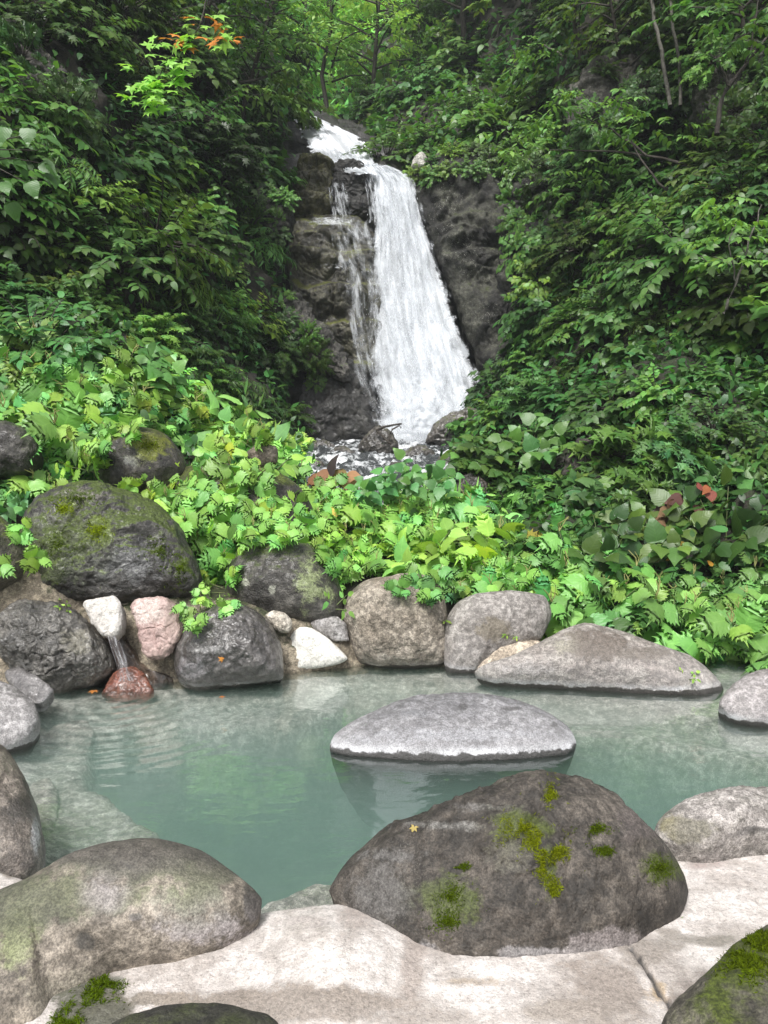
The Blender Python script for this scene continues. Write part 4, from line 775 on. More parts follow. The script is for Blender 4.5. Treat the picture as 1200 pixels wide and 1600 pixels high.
def nettle(n=5, h=.5, ls=.215, seed=0, kind='jag', mt=None, lean=.7, pairs=4, spikes=True, spread=.12):
    r = np.random.default_rng(seed); F = Fol(); spk = []
    for k in range(n):
        az = 2 * math.pi * (k + r.random() * .6) / n; l = lean * (.4 + r.random())
        d = np.array([math.cos(az) * l, math.sin(az) * l, 1.0]); b = .88 + .26 * r.random()
        p0 = np.array([math.cos(az), math.sin(az), 0]) * spread * r.random(); H = h * (.7 + .5 * r.random())
        F.spray(p0, d, H, pairs, ls, .22, .28, .72, (b, b, b), .2, opp=True, r=r, tw=.006, hang=.75, face=.95)
        if spikes and r.random() < .6:
            tp = p0 + nrm(d) * H * .93 + np.array([0, 0, -.22 * H * .86])
            for _ in range(3): spk.append(([tp, tp + (r.normal() * .015, r.normal() * .015, .05), tp + (r.normal() * .03, r.normal() * .03, .1)], .005, .003))
    t = Tpl(); t.parts = [('foliage', F.mesh('foliage', kind, mt or M_LEAF)), ('stem', tmesh('stem', F.tw, M_STEM, 4))]
    if spk:
        V1, Q1 = tubes(F.tw, 4); V2, Q2 = tubes(spk, 4); me = raw_mesh('stem', np.concatenate([V1, V2]), np.concatenate([Q1, Q2 + len(V1)]), mat=M_STEM)
        me.materials.append(M_SPIKE); mi = np.zeros(len(Q1) + len(Q2), np.int32); mi[len(Q1):] = 1; me.polygons.foreach_set('material_index', mi); t.parts[1] = ('stem', me)
    return t
def ttree(seed=0, h=4.5, cr_=1.9, n=90, nl=14, ls=.2, kind='ovate'):
    r = np.random.default_rng(seed); F = Fol(); limbs = []
    top = np.array([r.normal() * .3, r.normal() * .3, h]); tr = [np.array([0, 0, -.6]), top * .35 + (r.normal() * .15, 0, 0), top * .7, top]
    for k in range(14):
        t = .3 + .65 * k / 13; az = k * 2.4 + r.random(); L = cr_ * (1.15 - .6 * t) * (.7 + .5 * r.random()); p = top * t
        e = p + np.array([math.cos(az) * L, math.sin(az) * L, .35 * L]); limbs.append(([p, (p + e) / 2 + (0, 0, .1), e], .04, .012))
        for j in range(n // 14):
            q = p + (e - p) * (.35 + .65 * r.random()) + r.normal(size=3) * (.16, .16, .1); a2 = az + r.normal() * .9; b = .78 + .4 * r.random()
            F.spray(q, (math.cos(a2), math.sin(a2), .25 + .2 * r.normal()), .75 + .35 * r.random(), nl, ls, .25, .1, .8, (b, b, b), .15, r=r, tw=.008)
    t = Tpl(); t.parts = [('crown', F.mesh('crown', kind, M_LEAF)), ('trunk', tmesh('trunk', [(tr, .1, .04)] + limbs, M_BARK, 6))]; return t
def put(name, tpl, loc, rot, sc, color, label, cat, group=None, parts=True):
    o = empty(name, loc, label, cat, group); o.rotation_euler = rot; o.scale = (sc,) * 3
    for nm, me in tpl.parts:
        c = obj(nm, me, o); c.color = (*color, 1)
    return o
TM = {k: [mound(*a[:2], seed=100 * i + j, **a[2]) for j in range(4)] for i, (k, a) in enumerate({
    'small': ('ovate', M_LEAF, dict(n=80, nl=12, ls=.07)), 'tpalm': ('palm', M_LEAF, dict(n=64, nl=10, ls=.09)), 'tmid': ('broad', M_LEAF, dict(n=64, nl=10, ls=.085)), 'mid': ('broad', M_GLOSS, dict(n=40, nl=9, ls=.15)),
    'palm': ('palm', M_LEAF, dict(n=40, nl=9, ls=.15)), 'fern': ('slim', M_LEAF, dict(n=30, nl=28, ls=.085, droop=.5, squash=.6))}.items())}
TN = [nettle(seed=200 + j) for j in range(6)]
TNS = [nettle(n=4, h=.3, ls=.14, seed=220 + j, lean=.8, pairs=4, spikes=False) for j in range(4)]
TT = [ttree(seed=300 + j, kind=k) for j, k in enumerate(('ovate', 'palm', 'ovate', 'broad'))]
TB = [nettle(n=6, h=.5, ls=.24, seed=240 + j, kind='broad', mt=M_GLOSS, lean=.7, pairs=4, spikes=False) for j in range(3)]
def bright(): return np.array([1.55, 1.5, 1.1])
BV = {'L': [PL.bvh], 'R': [PR.bvh], 'U': [PU.bvh], 'K': [PK.bvh], 'F': [PF.bvh], 'A': [PL.bvh, PR.bvh, PU.bvh, PK.bvh, PF.bvh]}
cnt = {}
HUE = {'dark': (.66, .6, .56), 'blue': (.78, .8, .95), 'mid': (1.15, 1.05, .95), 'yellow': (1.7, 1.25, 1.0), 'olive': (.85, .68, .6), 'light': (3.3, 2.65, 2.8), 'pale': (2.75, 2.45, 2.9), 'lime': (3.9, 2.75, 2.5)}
def mixfill(where, poly, gap, kinds, Rm, hues, seed, **k):
    """kinds: list of (templates, word); hues: list of (name, weight)"""
    tp = [(t, wd) for ts, wd in kinds for t in ts]
    return fill2(where, poly, gap, tp, Rm, hues, seed, **k)
PLANTS = []
def fill2(where, poly, gap, tp, Rm, hues, seed, name='shrub', cat='shrub', group='', zone='', lift=0, lean=.35, hv=.25, cv=.2, avoid=(), br=1.0, maxn=400):
    r = np.random.default_rng(seed); poly = np.array(poly, float); x0, y0 = poly.min(0); x1, y1 = poly.max(0); pts = []
    hn = [h for h, _ in hues]; hw = np.array([w_ for _, w_ in hues], float); hw /= hw.sum()
    for k in range(7000):
        x, y = x0 + (x1 - x0) * r.random(), y0 + (y1 - y0) * r.random()
        if not inside(np.array([x]), np.array([y]), poly)[0] or any(inside(np.array([x]), np.array([y]), a)[0] for a in avoid): continue
        h, n = ray(BV[where], x, y)
        if h is None: continue
        g_ = gap * FPX / h[1]
        if any((x - a) ** 2 + (y - b) ** 2 < g_ * g_ for a, b in pts): continue
        pts.append((x, y)); s = max(Rm * (1 + hv * r.normal()), Rm * .5)
        hue = hn[r.choice(len(hn), p=hw)]; c = np.array(HUE[hue]) * (1 + cv * r.normal()) * (1 + cv * .4 * r.normal(), 1, 1 + cv * .4 * r.normal()) * br
        ax = Vector(n) * lean + Vector((0, 0, 1)) * (1 - lean); q = ax.to_track_quat('Z', 'Y').to_euler()
        q = (q.to_matrix() @ __import__('mathutils').Matrix.Rotation((r.random() - .5) * 2.2, 3, 'Z')).to_euler()
        t, wd = tp[r.integers(len(tp))]
        o = put(name, t, h + n * lift * s - np.array([0, 0, .03]), q, s, np.clip(c, .02, 6), 'x', cat, group)
        PLANTS.append((o, x, y, s / Rm, hue, wd, zone, cat))
        if len(pts) >= maxn: break
    return len(pts)
TP, TD = (TM['tpalm'], 'lobed leaved'), (TM['tmid'], 'broad leaved')
SM, MI, PA, FE = (TM['small'], 'small leaved'), (TM['mid'], 'broad leaved'), (TM['palm'], 'lobed leaved'), (TM['fern'], 'feathery')
RK_L = [(20, 70), (70, 80), (110, 140), (100, 180), (60, 170), (20, 120)]
RK_R = [(880, 110), (1000, 90), (1040, 160), (1000, 200), (900, 200)]; RK_R2 = [(1095, 90), (1180, 80), (1190, 190), (1120, 210)]; RK_R3 = [(790, 370), (900, 360), (920, 440), (850, 470), (800, 450)]
cnt['K'] = mixfill('K', [(330, -80), (700, -80), (690, 150), (560, 205), (500, 185), (440, 200), (330, 200)], 1.2, [(TT, '')], .8, [('lime', 2), ('light', 1), ('yellow', 1)], 1, name='tree', cat='tree', group='trees of the far valley above the falls', zone='in the far valley', hv=.2, lean=.05, br=(1.75, 1.75, 3.2))  # br lightens and blues the crowns: distance haze put into the leaf colour
cnt['U'] = mixfill('U', [(620, -60), (900, -60), (900, 280), (740, 262), (665, 245), (600, 262), (585, 225), (575, 170)], .95, [SM, TD, TP], 1.8, [('mid', 3), ('blue', 2), ('yellow', 1), ('olive', 1)], 2, group='shrubs on the upper slope beside the head of the falls', zone='on the slope above the cliff', br=1.1)
cnt['U2'] = mixfill('U', [(650, -80), (900, -80), (880, 120), (660, 120)], 1.7, [(TT, '')], .6, [('mid', 2), ('dark', 2), ('yellow', 1)], 3, name='tree', cat='tree', group='trees on the upper slope beside the head of the falls', zone='on the slope above the cliff', lean=.05)
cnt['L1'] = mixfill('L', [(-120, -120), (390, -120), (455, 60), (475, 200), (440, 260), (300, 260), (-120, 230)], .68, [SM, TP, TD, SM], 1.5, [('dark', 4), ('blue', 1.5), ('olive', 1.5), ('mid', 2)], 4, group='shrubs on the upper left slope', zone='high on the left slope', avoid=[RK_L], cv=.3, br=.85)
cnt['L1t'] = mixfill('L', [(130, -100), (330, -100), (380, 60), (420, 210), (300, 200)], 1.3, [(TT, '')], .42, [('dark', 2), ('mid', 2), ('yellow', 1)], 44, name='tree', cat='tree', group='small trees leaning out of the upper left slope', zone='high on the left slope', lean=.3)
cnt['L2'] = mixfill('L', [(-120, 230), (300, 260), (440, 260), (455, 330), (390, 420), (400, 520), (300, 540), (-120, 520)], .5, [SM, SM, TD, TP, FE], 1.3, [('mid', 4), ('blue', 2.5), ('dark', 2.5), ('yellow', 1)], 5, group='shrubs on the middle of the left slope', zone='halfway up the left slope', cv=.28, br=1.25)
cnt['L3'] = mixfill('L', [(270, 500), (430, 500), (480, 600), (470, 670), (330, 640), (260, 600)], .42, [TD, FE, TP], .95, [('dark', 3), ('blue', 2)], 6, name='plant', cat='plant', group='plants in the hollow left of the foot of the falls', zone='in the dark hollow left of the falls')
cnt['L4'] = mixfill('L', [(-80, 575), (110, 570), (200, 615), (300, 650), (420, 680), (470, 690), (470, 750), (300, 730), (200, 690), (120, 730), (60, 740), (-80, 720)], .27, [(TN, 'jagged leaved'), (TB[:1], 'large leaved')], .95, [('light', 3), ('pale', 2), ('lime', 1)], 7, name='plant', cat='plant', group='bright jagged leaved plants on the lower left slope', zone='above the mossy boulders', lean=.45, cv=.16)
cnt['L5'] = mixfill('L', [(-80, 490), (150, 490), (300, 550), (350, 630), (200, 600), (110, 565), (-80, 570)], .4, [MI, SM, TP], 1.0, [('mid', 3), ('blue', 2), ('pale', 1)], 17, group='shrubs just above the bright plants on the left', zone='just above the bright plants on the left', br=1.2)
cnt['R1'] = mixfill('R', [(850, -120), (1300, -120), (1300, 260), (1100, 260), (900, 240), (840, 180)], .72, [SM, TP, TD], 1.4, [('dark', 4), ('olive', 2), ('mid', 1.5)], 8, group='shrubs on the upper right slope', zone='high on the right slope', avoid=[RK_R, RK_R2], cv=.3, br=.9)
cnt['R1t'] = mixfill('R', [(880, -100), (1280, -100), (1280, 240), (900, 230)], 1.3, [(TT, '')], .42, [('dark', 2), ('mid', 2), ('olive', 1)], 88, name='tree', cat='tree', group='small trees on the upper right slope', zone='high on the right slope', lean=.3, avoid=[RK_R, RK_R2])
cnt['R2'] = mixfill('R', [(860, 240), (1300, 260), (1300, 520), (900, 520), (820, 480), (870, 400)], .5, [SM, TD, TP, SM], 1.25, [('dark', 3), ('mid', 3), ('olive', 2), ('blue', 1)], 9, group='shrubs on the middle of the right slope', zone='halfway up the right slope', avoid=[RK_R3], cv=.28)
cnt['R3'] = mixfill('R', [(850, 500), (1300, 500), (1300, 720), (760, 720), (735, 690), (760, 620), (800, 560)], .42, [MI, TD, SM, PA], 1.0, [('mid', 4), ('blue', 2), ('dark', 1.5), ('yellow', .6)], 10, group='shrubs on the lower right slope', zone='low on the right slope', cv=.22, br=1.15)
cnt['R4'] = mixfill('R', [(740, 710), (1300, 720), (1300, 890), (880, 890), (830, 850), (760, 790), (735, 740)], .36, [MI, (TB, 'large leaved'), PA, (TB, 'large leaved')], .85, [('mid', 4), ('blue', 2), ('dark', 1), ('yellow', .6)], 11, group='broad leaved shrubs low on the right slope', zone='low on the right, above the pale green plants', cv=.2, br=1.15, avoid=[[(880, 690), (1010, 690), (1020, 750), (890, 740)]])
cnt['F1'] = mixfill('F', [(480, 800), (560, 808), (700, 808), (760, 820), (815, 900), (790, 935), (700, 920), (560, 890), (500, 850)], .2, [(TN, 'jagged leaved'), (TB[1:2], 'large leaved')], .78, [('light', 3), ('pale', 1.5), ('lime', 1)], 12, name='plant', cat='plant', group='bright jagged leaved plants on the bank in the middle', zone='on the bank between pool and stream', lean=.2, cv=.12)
cnt['F2'] = mixfill('F', [(815, 955), (860, 925), (960, 930), (1300, 950), (1300, 1090), (1140, 1080), (1090, 1040), (1000, 1010), (900, 985)], .22, [(TN, 'jagged leaved')], .85, [('pale', 3), ('light', 1)], 13, name='plant', cat='plant', group='jagged leaved plants on the right bank', zone='behind the long pinkish grey boulder', lean=.3, cv=.12, br=.85)
cnt['F3'] = mixfill('F', [(255, 745), (440, 735), (480, 775), (480, 830), (330, 830), (270, 800)], .2, [(TN, 'jagged leaved')], .6, [('light', 3), ('lime', 1)], 14, name='plant', cat='plant', group='bright plants over the long brown boulder', zone='over the long brown boulder', lean=.5, cv=.1) if False else 0
print('counts', cnt)
# undergrowth that fills the gaps
def undergrowth(P, n, ls, color, kind, seed, label, group=None, off=.12):
    r = np.random.default_rng(seed); px, py = proj(P.V); ok = (px > -150) & (px < 1350) & (py > -150) & (py < 1100)
    idx = np.where(ok)[0]; a = idx[r.integers(len(idx), size=n)]
    N = P.N[a]; N = np.where((N @ np.array([0, 0, 0.0]))[:, None] > 0, N, N); s = np.sign((N * (np.array([0, 0, CAMZ]) - P.V[a])).sum(1)); N = N * s[:, None]
    p = P.V[a] + r.normal(size=(n, 3)) * .08 + N * (off * r.random(n)[:, None])
    d = nrm(N * .5 + r.normal(size=(n, 3)) * .6 + (0, 0, -.35)); nn = nrm(N * .6 + (0, 0, .8) + r.normal(size=(n, 3)) * .35)
    F = Fol(); b = (1 + .25 * r.normal(size=n))[:, None]; F.P, F.D, F.N = p, d, nn; F.S = ls * (.6 + .7 * r.random(n)) * np.maximum(.8, P.V[a][:, 1] / 12)
    F.C = np.array(color) * b * (1 + .15 * r.normal(size=(n, 3)))
    o = tag(obj('undergrowth', F.mesh('undergrowth', kind, M_LEAF)), label, 'undergrowth', None, 'stuff')
undergrowth(PL, 13000, .13, (.6, .7, .9), 'ovate', 21, 'low leafy undergrowth covering the left slope')
undergrowth(PR, 17000, .13, (.6, .72, .8), 'ovate', 22, 'low leafy undergrowth covering the right slope')
undergrowth(PU, 10000, .12, (.9, .9, .9), 'ovate', 23, 'low leafy undergrowth on the slope above the dark cliff')
undergrowth(PK, 9000, .14, (3.0, 2.5, 4.0), 'ovate', 24, 'leafy undergrowth of the far valley above the falls')  # pale bluish tint carries the haze of the far valley in its colour

# ------------------------------------------------------------------ single things
def leaf_on(name, kind, P, d, n, sz, color, label, cat='leaf', mt=None):
    F = Fol(); base = np.array(P, float); F.add(np.zeros(3), nrm(np.array(d, float)), nrm(np.array(n, float)), sz, color)
    return tag(obj(name, F.mesh(name, kind, mt or M_DRY), None, base), label, cat)
def star(P, n, sz, color, rot=0., lobes=5):
    """maple leaf as flat star of slim lobes, as Fol entries"""
    n = nrm(np.array(n, float)); a = nrm(np.cross(n, (0.3, 1, .1))); b = np.cross(n, a); out = []
    for k in range(lobes):
        t = rot + (k - (lobes - 1) / 2) * (2 * math.pi * .78 / lobes); L = sz * (1 - .28 * abs(k - (lobes - 1) / 2) / 2)
        out.append((np.array(P), nrm(math.cos(t) * a + math.sin(t) * b), n, L, color))
    return out
LEAF['lobe'] = fan([(0, 0), (.13, .15), (.24, .42), (.15, .6), (.06, .82), (0, 1.0)], .15, .15, .2)
def star_leaf(name, P, n, sz, color, label, rot=0.):
    F = Fol()
    for e in star(np.zeros(3), n, sz, color, rot): F.add(*e)
    return tag(obj(name, F.mesh(name, 'lobe', M_DRY), None, np.array(P)), label, 'leaf')
def on(bv, px, py, off=.006):
    h, n = ray([bv], px, py); return h + n * off, n
ORG = (.55, .24, .05)
h, n = on(BND['A4'][1], 347, 1030); star_leaf('fallen_leaf', h, n, .03, ORG, 'orange star shaped leaf lying on the broad wet black boulder', .5)
h, n = on(BND['R2'][1], 648, 1294); star_leaf('fallen_leaf', h, n, .02, (.42, .33, .12), 'pale yellow leaf lying on the large boulder with bright moss clumps', 1.2)
star_leaf('fallen_leaf', atz(146, 1079, .006), (0, 0, 1), .045, (.5, .2, .05), 'orange brown leaf floating beside the rough wet charcoal boulder', 2.)
star_leaf('fallen_leaf', atz(348, 1088, .006), (0, 0, 1), .03, (.4, .15, .05), 'small reddish leaf floating in front of the broad wet black boulder', 1.)
def moss(rk, spots, n, label=None, size=.013, col=(1.6, 1.3, .5)):
    o, bv = rk; r = np.random.default_rng(n); F = Fol(); base = np.array(o.location)
    for k in range(n):
        sx, sy, rx, ry = spots[r.integers(len(spots))]; a = r.random() * 6.283; q = abs(r.normal()) * .6
        h, nn = ray([bv], sx + rx * q * math.cos(a) + r.normal() * 3, sy + ry * q * math.sin(a) + r.normal() * 2)
        if h is None: continue
        if pn((h * 26)[None])[0] + .3 * pn((h * 70)[None])[0] < -.2 + .5 * (q - .4): continue
        b = 1 + .3 * r.normal()
        d = nrm(nn * .35 + r.normal(size=3) * .7 + (0, 0, -.1)); F.add(h - base, d, nrm(nn + r.normal(size=3) * .6), size * (.5 + .9 * r.random()), (col[0] * b, col[1] * b, col[2] * b))
    me = F.mesh('moss', 'slim', M_MOSS); c = obj('moss', me, o); c['kind'] = 'stuff'; return c
moss(BND['R2'], [(815, 1292, 50, 28), (835, 1315, 44, 26), (850, 1355, 22, 44), (864, 1395, 12, 30), (862, 1245, 12, 30), (870, 1330, 40, 20)], 12000, size=.0075, col=(1.15, .95, .35))
moss(BND['R2'], [(705, 1400, 36, 32), (700, 1440, 40, 26), (1032, 1356, 30, 26), (930, 1295, 30, 12), (945, 1330, 20, 8), (720, 1355, 14, 10)], 8000, size=.007, col=(.5, .52, .2))
moss(BND['R4'], [(1165, 1500, 55, 40), (1190, 1470, 40, 30)], 9000, size=.009, col=(.6, .6, .22))
moss(BND['B1'], [(152, 830, 22, 22), (100, 795, 20, 14)], 1500, size=.02, col=(1.4, 1.3, .4))
moss(BND['B1'], [(90, 850, 50, 70), (250, 860, 30, 40), (120, 780, 60, 14), (280, 890, 20, 40)], 3200, size=.018, col=(.5, .55, .2))
moss(BND['B3'], [(232, 695, 26, 16)], 900, size=.02, col=(1.2, 1.1, .4))
o_m = [o for o in COL.objects if o.name == 'mortar_rim'][0]
moss((o_m, BM_), [(150, 1552, 40, 28), (120, 1580, 34, 24), (170, 1535, 28, 14), (100, 1600, 30, 14)], 6500, size=.009, col=(.6, .65, .25))
h, n = on(BND['R2'][1], 1062, 1431); 

# sprigs growing out of the stone wall
ALLR = [b for b in ROCKS.values()] + [PF.bvh, PL.bvh]
def sprig(px, py, tpl, sc, color, label, name='plant', cat='plant', tilt=.5):
    h, n = ray(ALLR, px, py)
    if h is None: h, n = at(px, py, 4.8 if px < 100 else 6.7), np.array([0, -.7, .7])
    ax = Vector(n) * tilt + Vector((0, 0, 1)) * (1 - tilt); q = ax.to_track_quat('Z', 'Y').to_euler()
    q = (q.to_matrix() @ __import__('mathutils').Matrix.Rotation(random.uniform(-.6, .6), 3, 'Z')).to_euler()
    return put(name, tpl, h - n * .03 * sc, q, sc, color, label, cat)
LG, LM = (3.3, 2.65, 2.8), (3.9, 2.75, 2.5)
TR_ = [nettle(n=3, h=.14, ls=.085, seed=260 + j, kind='ovate', lean=1.0, pairs=2, spikes=False, spread=.03) for j in range(3)]
for i, a in enumerate([
  (238, 765, TNS[0], .75, LM, 'lone bright three leaved sprig between the moss capped boulder and the mossy one'),
  (290, 815, TN[0], .8, LG, 'bright plant spilling over the left end of the long brown boulder'),
  (345, 805, TN[1], .85, LG, 'bright plant sprawling over the middle of the long brown boulder'),
  (335, 875, TN[2], .72, LG, 'bright plant hanging down left of the lichen spotted round boulder'),
  (385, 780, TN[3], .75, LG, 'bright plant on top of the long brown boulder'),
  (355, 915, TNS[1], .8, LG, 'lowest leaves of the plant trailing beside the lichen spotted boulder'),
  (450, 830, TN[4], .75, LG, 'bright plant over the right end of the long brown boulder'),
  (505, 800, TN[5], .8, LG, 'bright plant just right of the long brown boulder'),
  (318, 880, TN[3], .5, LG, 'bright plant filling the gap right of the huge mossy boulder'),
  (325, 915, TN[5], .45, LG, 'bright leaves hanging low between the huge mossy boulder and the lichen spotted one'),
  (420, 850, TN[0], .6, LG, 'bright plant falling over the top of the lichen spotted boulder'),
  (515, 885, TN[2], .5, LG, 'bright plant hanging down right of the lichen spotted boulder'),
  (285, 775, TN[4], .5, LM, 'yellowish bright plant draped behind the shoulder of the huge mossy boulder'),
  (60, 755, TN[1], .75, LG, 'bright plant draping the left shoulder of the huge mossy boulder'),
  (150, 740, TN[3], .7, LM, 'yellowish bright plant hanging between the moss capped and the huge mossy boulder'),
  (310, 965, TNS[2], .6, LG, 'small leafy sprig rooted above the left end of the broad wet black boulder'),
  (372, 935, TR_[0], .7, LM, 'tiny round leaved sprig in the joint above the broad wet black boulder'),
  (540, 905, TNS[3], .9, LG, 'bright sprig hanging over the upper left of the big tan boulder'),
  (524, 955, TR_[1], 1.0, LG, 'tiny sprig in the joint left of the big tan boulder'),
  (665, 925, TNS[0], .8, (1.8, 1.8, 2.2), 'five pointed green sprig hanging over the top of the big tan boulder'),
  (76, 938, TR_[2], 1.0, LM, 'two round bright leaves on top of the rough wet charcoal boulder'),
  (103, 952, TR_[0], .5, LM, 'tiny curled green sprig on the rough wet charcoal boulder'),
  (12, 870, TNS[1], .8, LG, 'bright sprig at the left edge over the mossy brown boulder'),
  (20, 800, TB[0], .45, (1.9, 1.9, 2.4), 'single large toothed leaf drooping at the left edge beside the huge mossy boulder'),
  (25, 755, TN[0], .95, LG, 'bright plant hanging over the speckled boulder at the left edge'),
  (105, 755, TN[2], .85, LG, 'bright plant hanging just above the huge mossy boulder'),
  (185, 700, TN[1], .6, LG, 'bright plant leaning over the left of the moss capped boulder'),
  (345, 690, TN[5], .75, LM, 'yellowish bright plant right of the moss capped boulder'),
  (395, 700, TN[3], .7, LM, 'yellowish bright plant above the long brown boulder'),
  (455, 712, TB[1], .5, (4.6, 2.9, 1.2), 'plant with a big yellow leaf above the right end of the long brown boulder'),
  (420, 745, TR_[1], 2.0, LM, 'row of small round leaves on the right end of the long brown boulder'),
  (660, 770, TB[2], .75, (1.25, 1.35, 1.5), 'dark green plant with large oval leaves standing in front of the stream'),
  (590, 775, TB[0], .6, (1.25, 1.4, 1.5), 'dark green oval leaved plant amid the bank in front of the stream'),
  (870, 965, TN[4], .7, LM, 'bright plant hanging over the end of the smooth grey upright boulder'),
  (905, 930, TN[5], .7, LM, 'yellowish bright plant at the left end of the pale green bank'),
  (690, 970, TR_[2], .6, LM, 'tiny sprig in the joint between the big tan boulder and the smooth grey one'),
  (800, 993, TR_[0], .5, LM, 'tiny sprig above the small tan stone of the far rim'),
  (1076, 1062, TR_[1], .55, LM, 'tiny bright sprig on the right end of the long pinkish grey boulder'),
  (1062, 1432, TR_[2], .13, LM, 'tiny green shoot at the right foot of the moss clumped boulder'),
 ]): sprig(*a)
# withered leaves
WB = (.42, .16, .06)
def withered(name, px, py, Y, n, sz, col, label, kind='broad', spread=.1, seed=0):
    r = np.random.default_rng(seed); F = Fol(); P = at(px, py, Y)
    for k in range(n):
        b = 1 + .3 * r.normal(); F.add(r.normal(size=3) * spread * (1, .6, .7), nrm(r.normal(size=3) * (1, .5, .6) + (0, -.4, -.4)), nrm(np.array([0, -1, .6]) + r.normal(size=3) * .6), sz * (.7 + .5 * r.random()), (col[0] * b, col[1] * b * (1 + .2 * r.normal()), col[2] * b))
    tag(obj(name, F.mesh(name, kind, M_DRY), None, P), label, 'leaves')
withered('withered_leaves', 532, 738, 6.9, 6, .17, (.34, .2, .1), 'large curled brown withered leaves in front of the stream', spread=.06, seed=1)
withered('withered_leaves', 492, 744, 7.0, 3, .13, (.3, .13, .07), 'small reddish brown withered leaves left of the large curled ones', spread=.05, seed=2)
withered('withered_leaves', 545, 790, 6.5, 2, .14, (.5, .4, .1), 'yellow brown leaf hanging under the large curled withered ones', spread=.05, seed=3)
withered('withered_leaves', 1052, 800, 6.3, 9, .13, (.11, .055, .035), 'bunch of dull brown hanging dead leaves on the right slope', 'broad', .08, 4)
withered('withered_leaves', 1098, 758, 6.2, 3, .1, (.3, .11, .04), 'rusty orange leaves above the bunch of dead ones on the right', 'broad', .04, 5)
withered('yellow_leaves', 1050, 872, 5.9, 12, .09, (.45, .3, .04), 'cluster of yellow and orange mottled leaves above the pale green bank', 'broad', .12, 6)
withered('yellow_leaves', 1160, 878, 5.9, 8, .08, (.4, .3, .06), 'yellowish fading leaves near the right edge above the pale green bank', 'broad', .1, 7)
withered('yellow_leaves', 860, 878, 6.3, 4, .14, (.6, .45, .06), 'yellow lobed leaves hanging over the dark gap behind the smooth grey boulder', 'palm', .08, 8)
withered('yellow_leaves', 820, 838, 6.4, 3, .12, (.45, .3, .08), 'green leaf edges turned yellow and red beside the dark gap', 'palm', .06, 9)
for i, (x, y, Y, c, l) in enumerate([(195, 528, 8.2, ORG, 'orange leaf spot among dark shrubs above the bright plants, right one of two'), (180, 540, 8.0, (.5, .2, .05), 'orange leaf spot among dark shrubs above the bright plants, left one of two'), (438, 765, 6.3, (.6, .5, .08), 'small yellow leaf over the right end of the long brown boulder')]):
    withered('fallen_leaf', x, y, Y, 2, .1, c, l, 'broad', .02, 30 + i)
# maple spray hanging in from above
mp_ = empty('maple_branch', at(330, -60, 5.2), 'bright green maple branch with orange leaves, hanging before the dark upper left slope', 'branch')
r = np.random.default_rng(5); F = Fol(); F2 = Fol(); base = np.array(mp_.location)
tw = [[(330, -60, 5.2), (318, 20, 5.1), (300, 60, 5.05), (265, 90, 5.0), (245, 130, 4.95), (235, 165, 4.9)], [(318, 20, 5.1), (350, 40, 5.15), (345, 65, 5.1)], [(300, 60, 5.05), (255, 62, 5.0), (220, 100, 4.95)], [(265, 90, 5.0), (285, 110, 5.0), (270, 130, 4.95)], [(245, 130, 4.95), (215, 155, 4.9)]]
paths = []
for i, p in enumerate(tw):
    W = np.array([at(*q) for q in p]) - base; W = cr(W, np.linspace(0, 1, 12)); paths.append((W, .006 if i == 0 else .003, .0015))
    for k in range(44 if i == 0 else 20):
        q = W[r.integers(3 if i == 0 else 1, 12)] + r.normal(size=3) * (.05, .05, .03); orange = (q + base)[2] > at(0, 88, 5)[2] and r.random() < .32
        sz = .075 * (.7 + .5 * r.random()); nn = nrm(np.array([0, -.7, 1]) + r.normal(size=3) * .35)
        c = (.6, .23, .04) if orange else (3.2 + .4 * r.random(), 2.7 + .3 * r.random(), 2.2)
        for e in star(q, nn, sz, c, r.random() * 6.28): (F2 if orange else F).add(*e)
c = obj('foliage', F.mesh('foliage', 'lobe', M_LEAF), mp_); c = obj('orange_foliage', F2.mesh('orange_foliage', 'lobe', M_DRY), mp_); obj('stem', tmesh('stem', paths, M_BARK), mp_)
# near leaves at the left edge
lf = empty('branch', at(-60, 260, 4.5), 'branch with large glossy leaves reaching in at the upper left edge', 'branch')
F = Fol(); paths = []; base = np.array(lf.location); r = np.random.default_rng(8)
for (x, y) in [(30, 200), (60, 235), (90, 260), (20, 250), (50, 290), (10, 310), (-10, 230), (70, 205)]:
    e = at(x, y, 4.4 + .3 * r.random()) - base; paths.append(([np.zeros(3), e * .5 + (0, 0, .05), e], .006, .002))
    for k in range(2):
        F.add(e + r.normal(size=3) * .04, nrm(np.array([.7, -.3, -.5]) + r.normal(size=3) * .4), nrm(np.array([0, -.7, 1]) + r.normal(size=3) * .3), .11, (1.0, 1.0, .9))
obj('foliage', F.mesh('foliage', 'broad', M_GLOSS), lf); obj('stem', tmesh('stem', paths, M_BARK), lf)
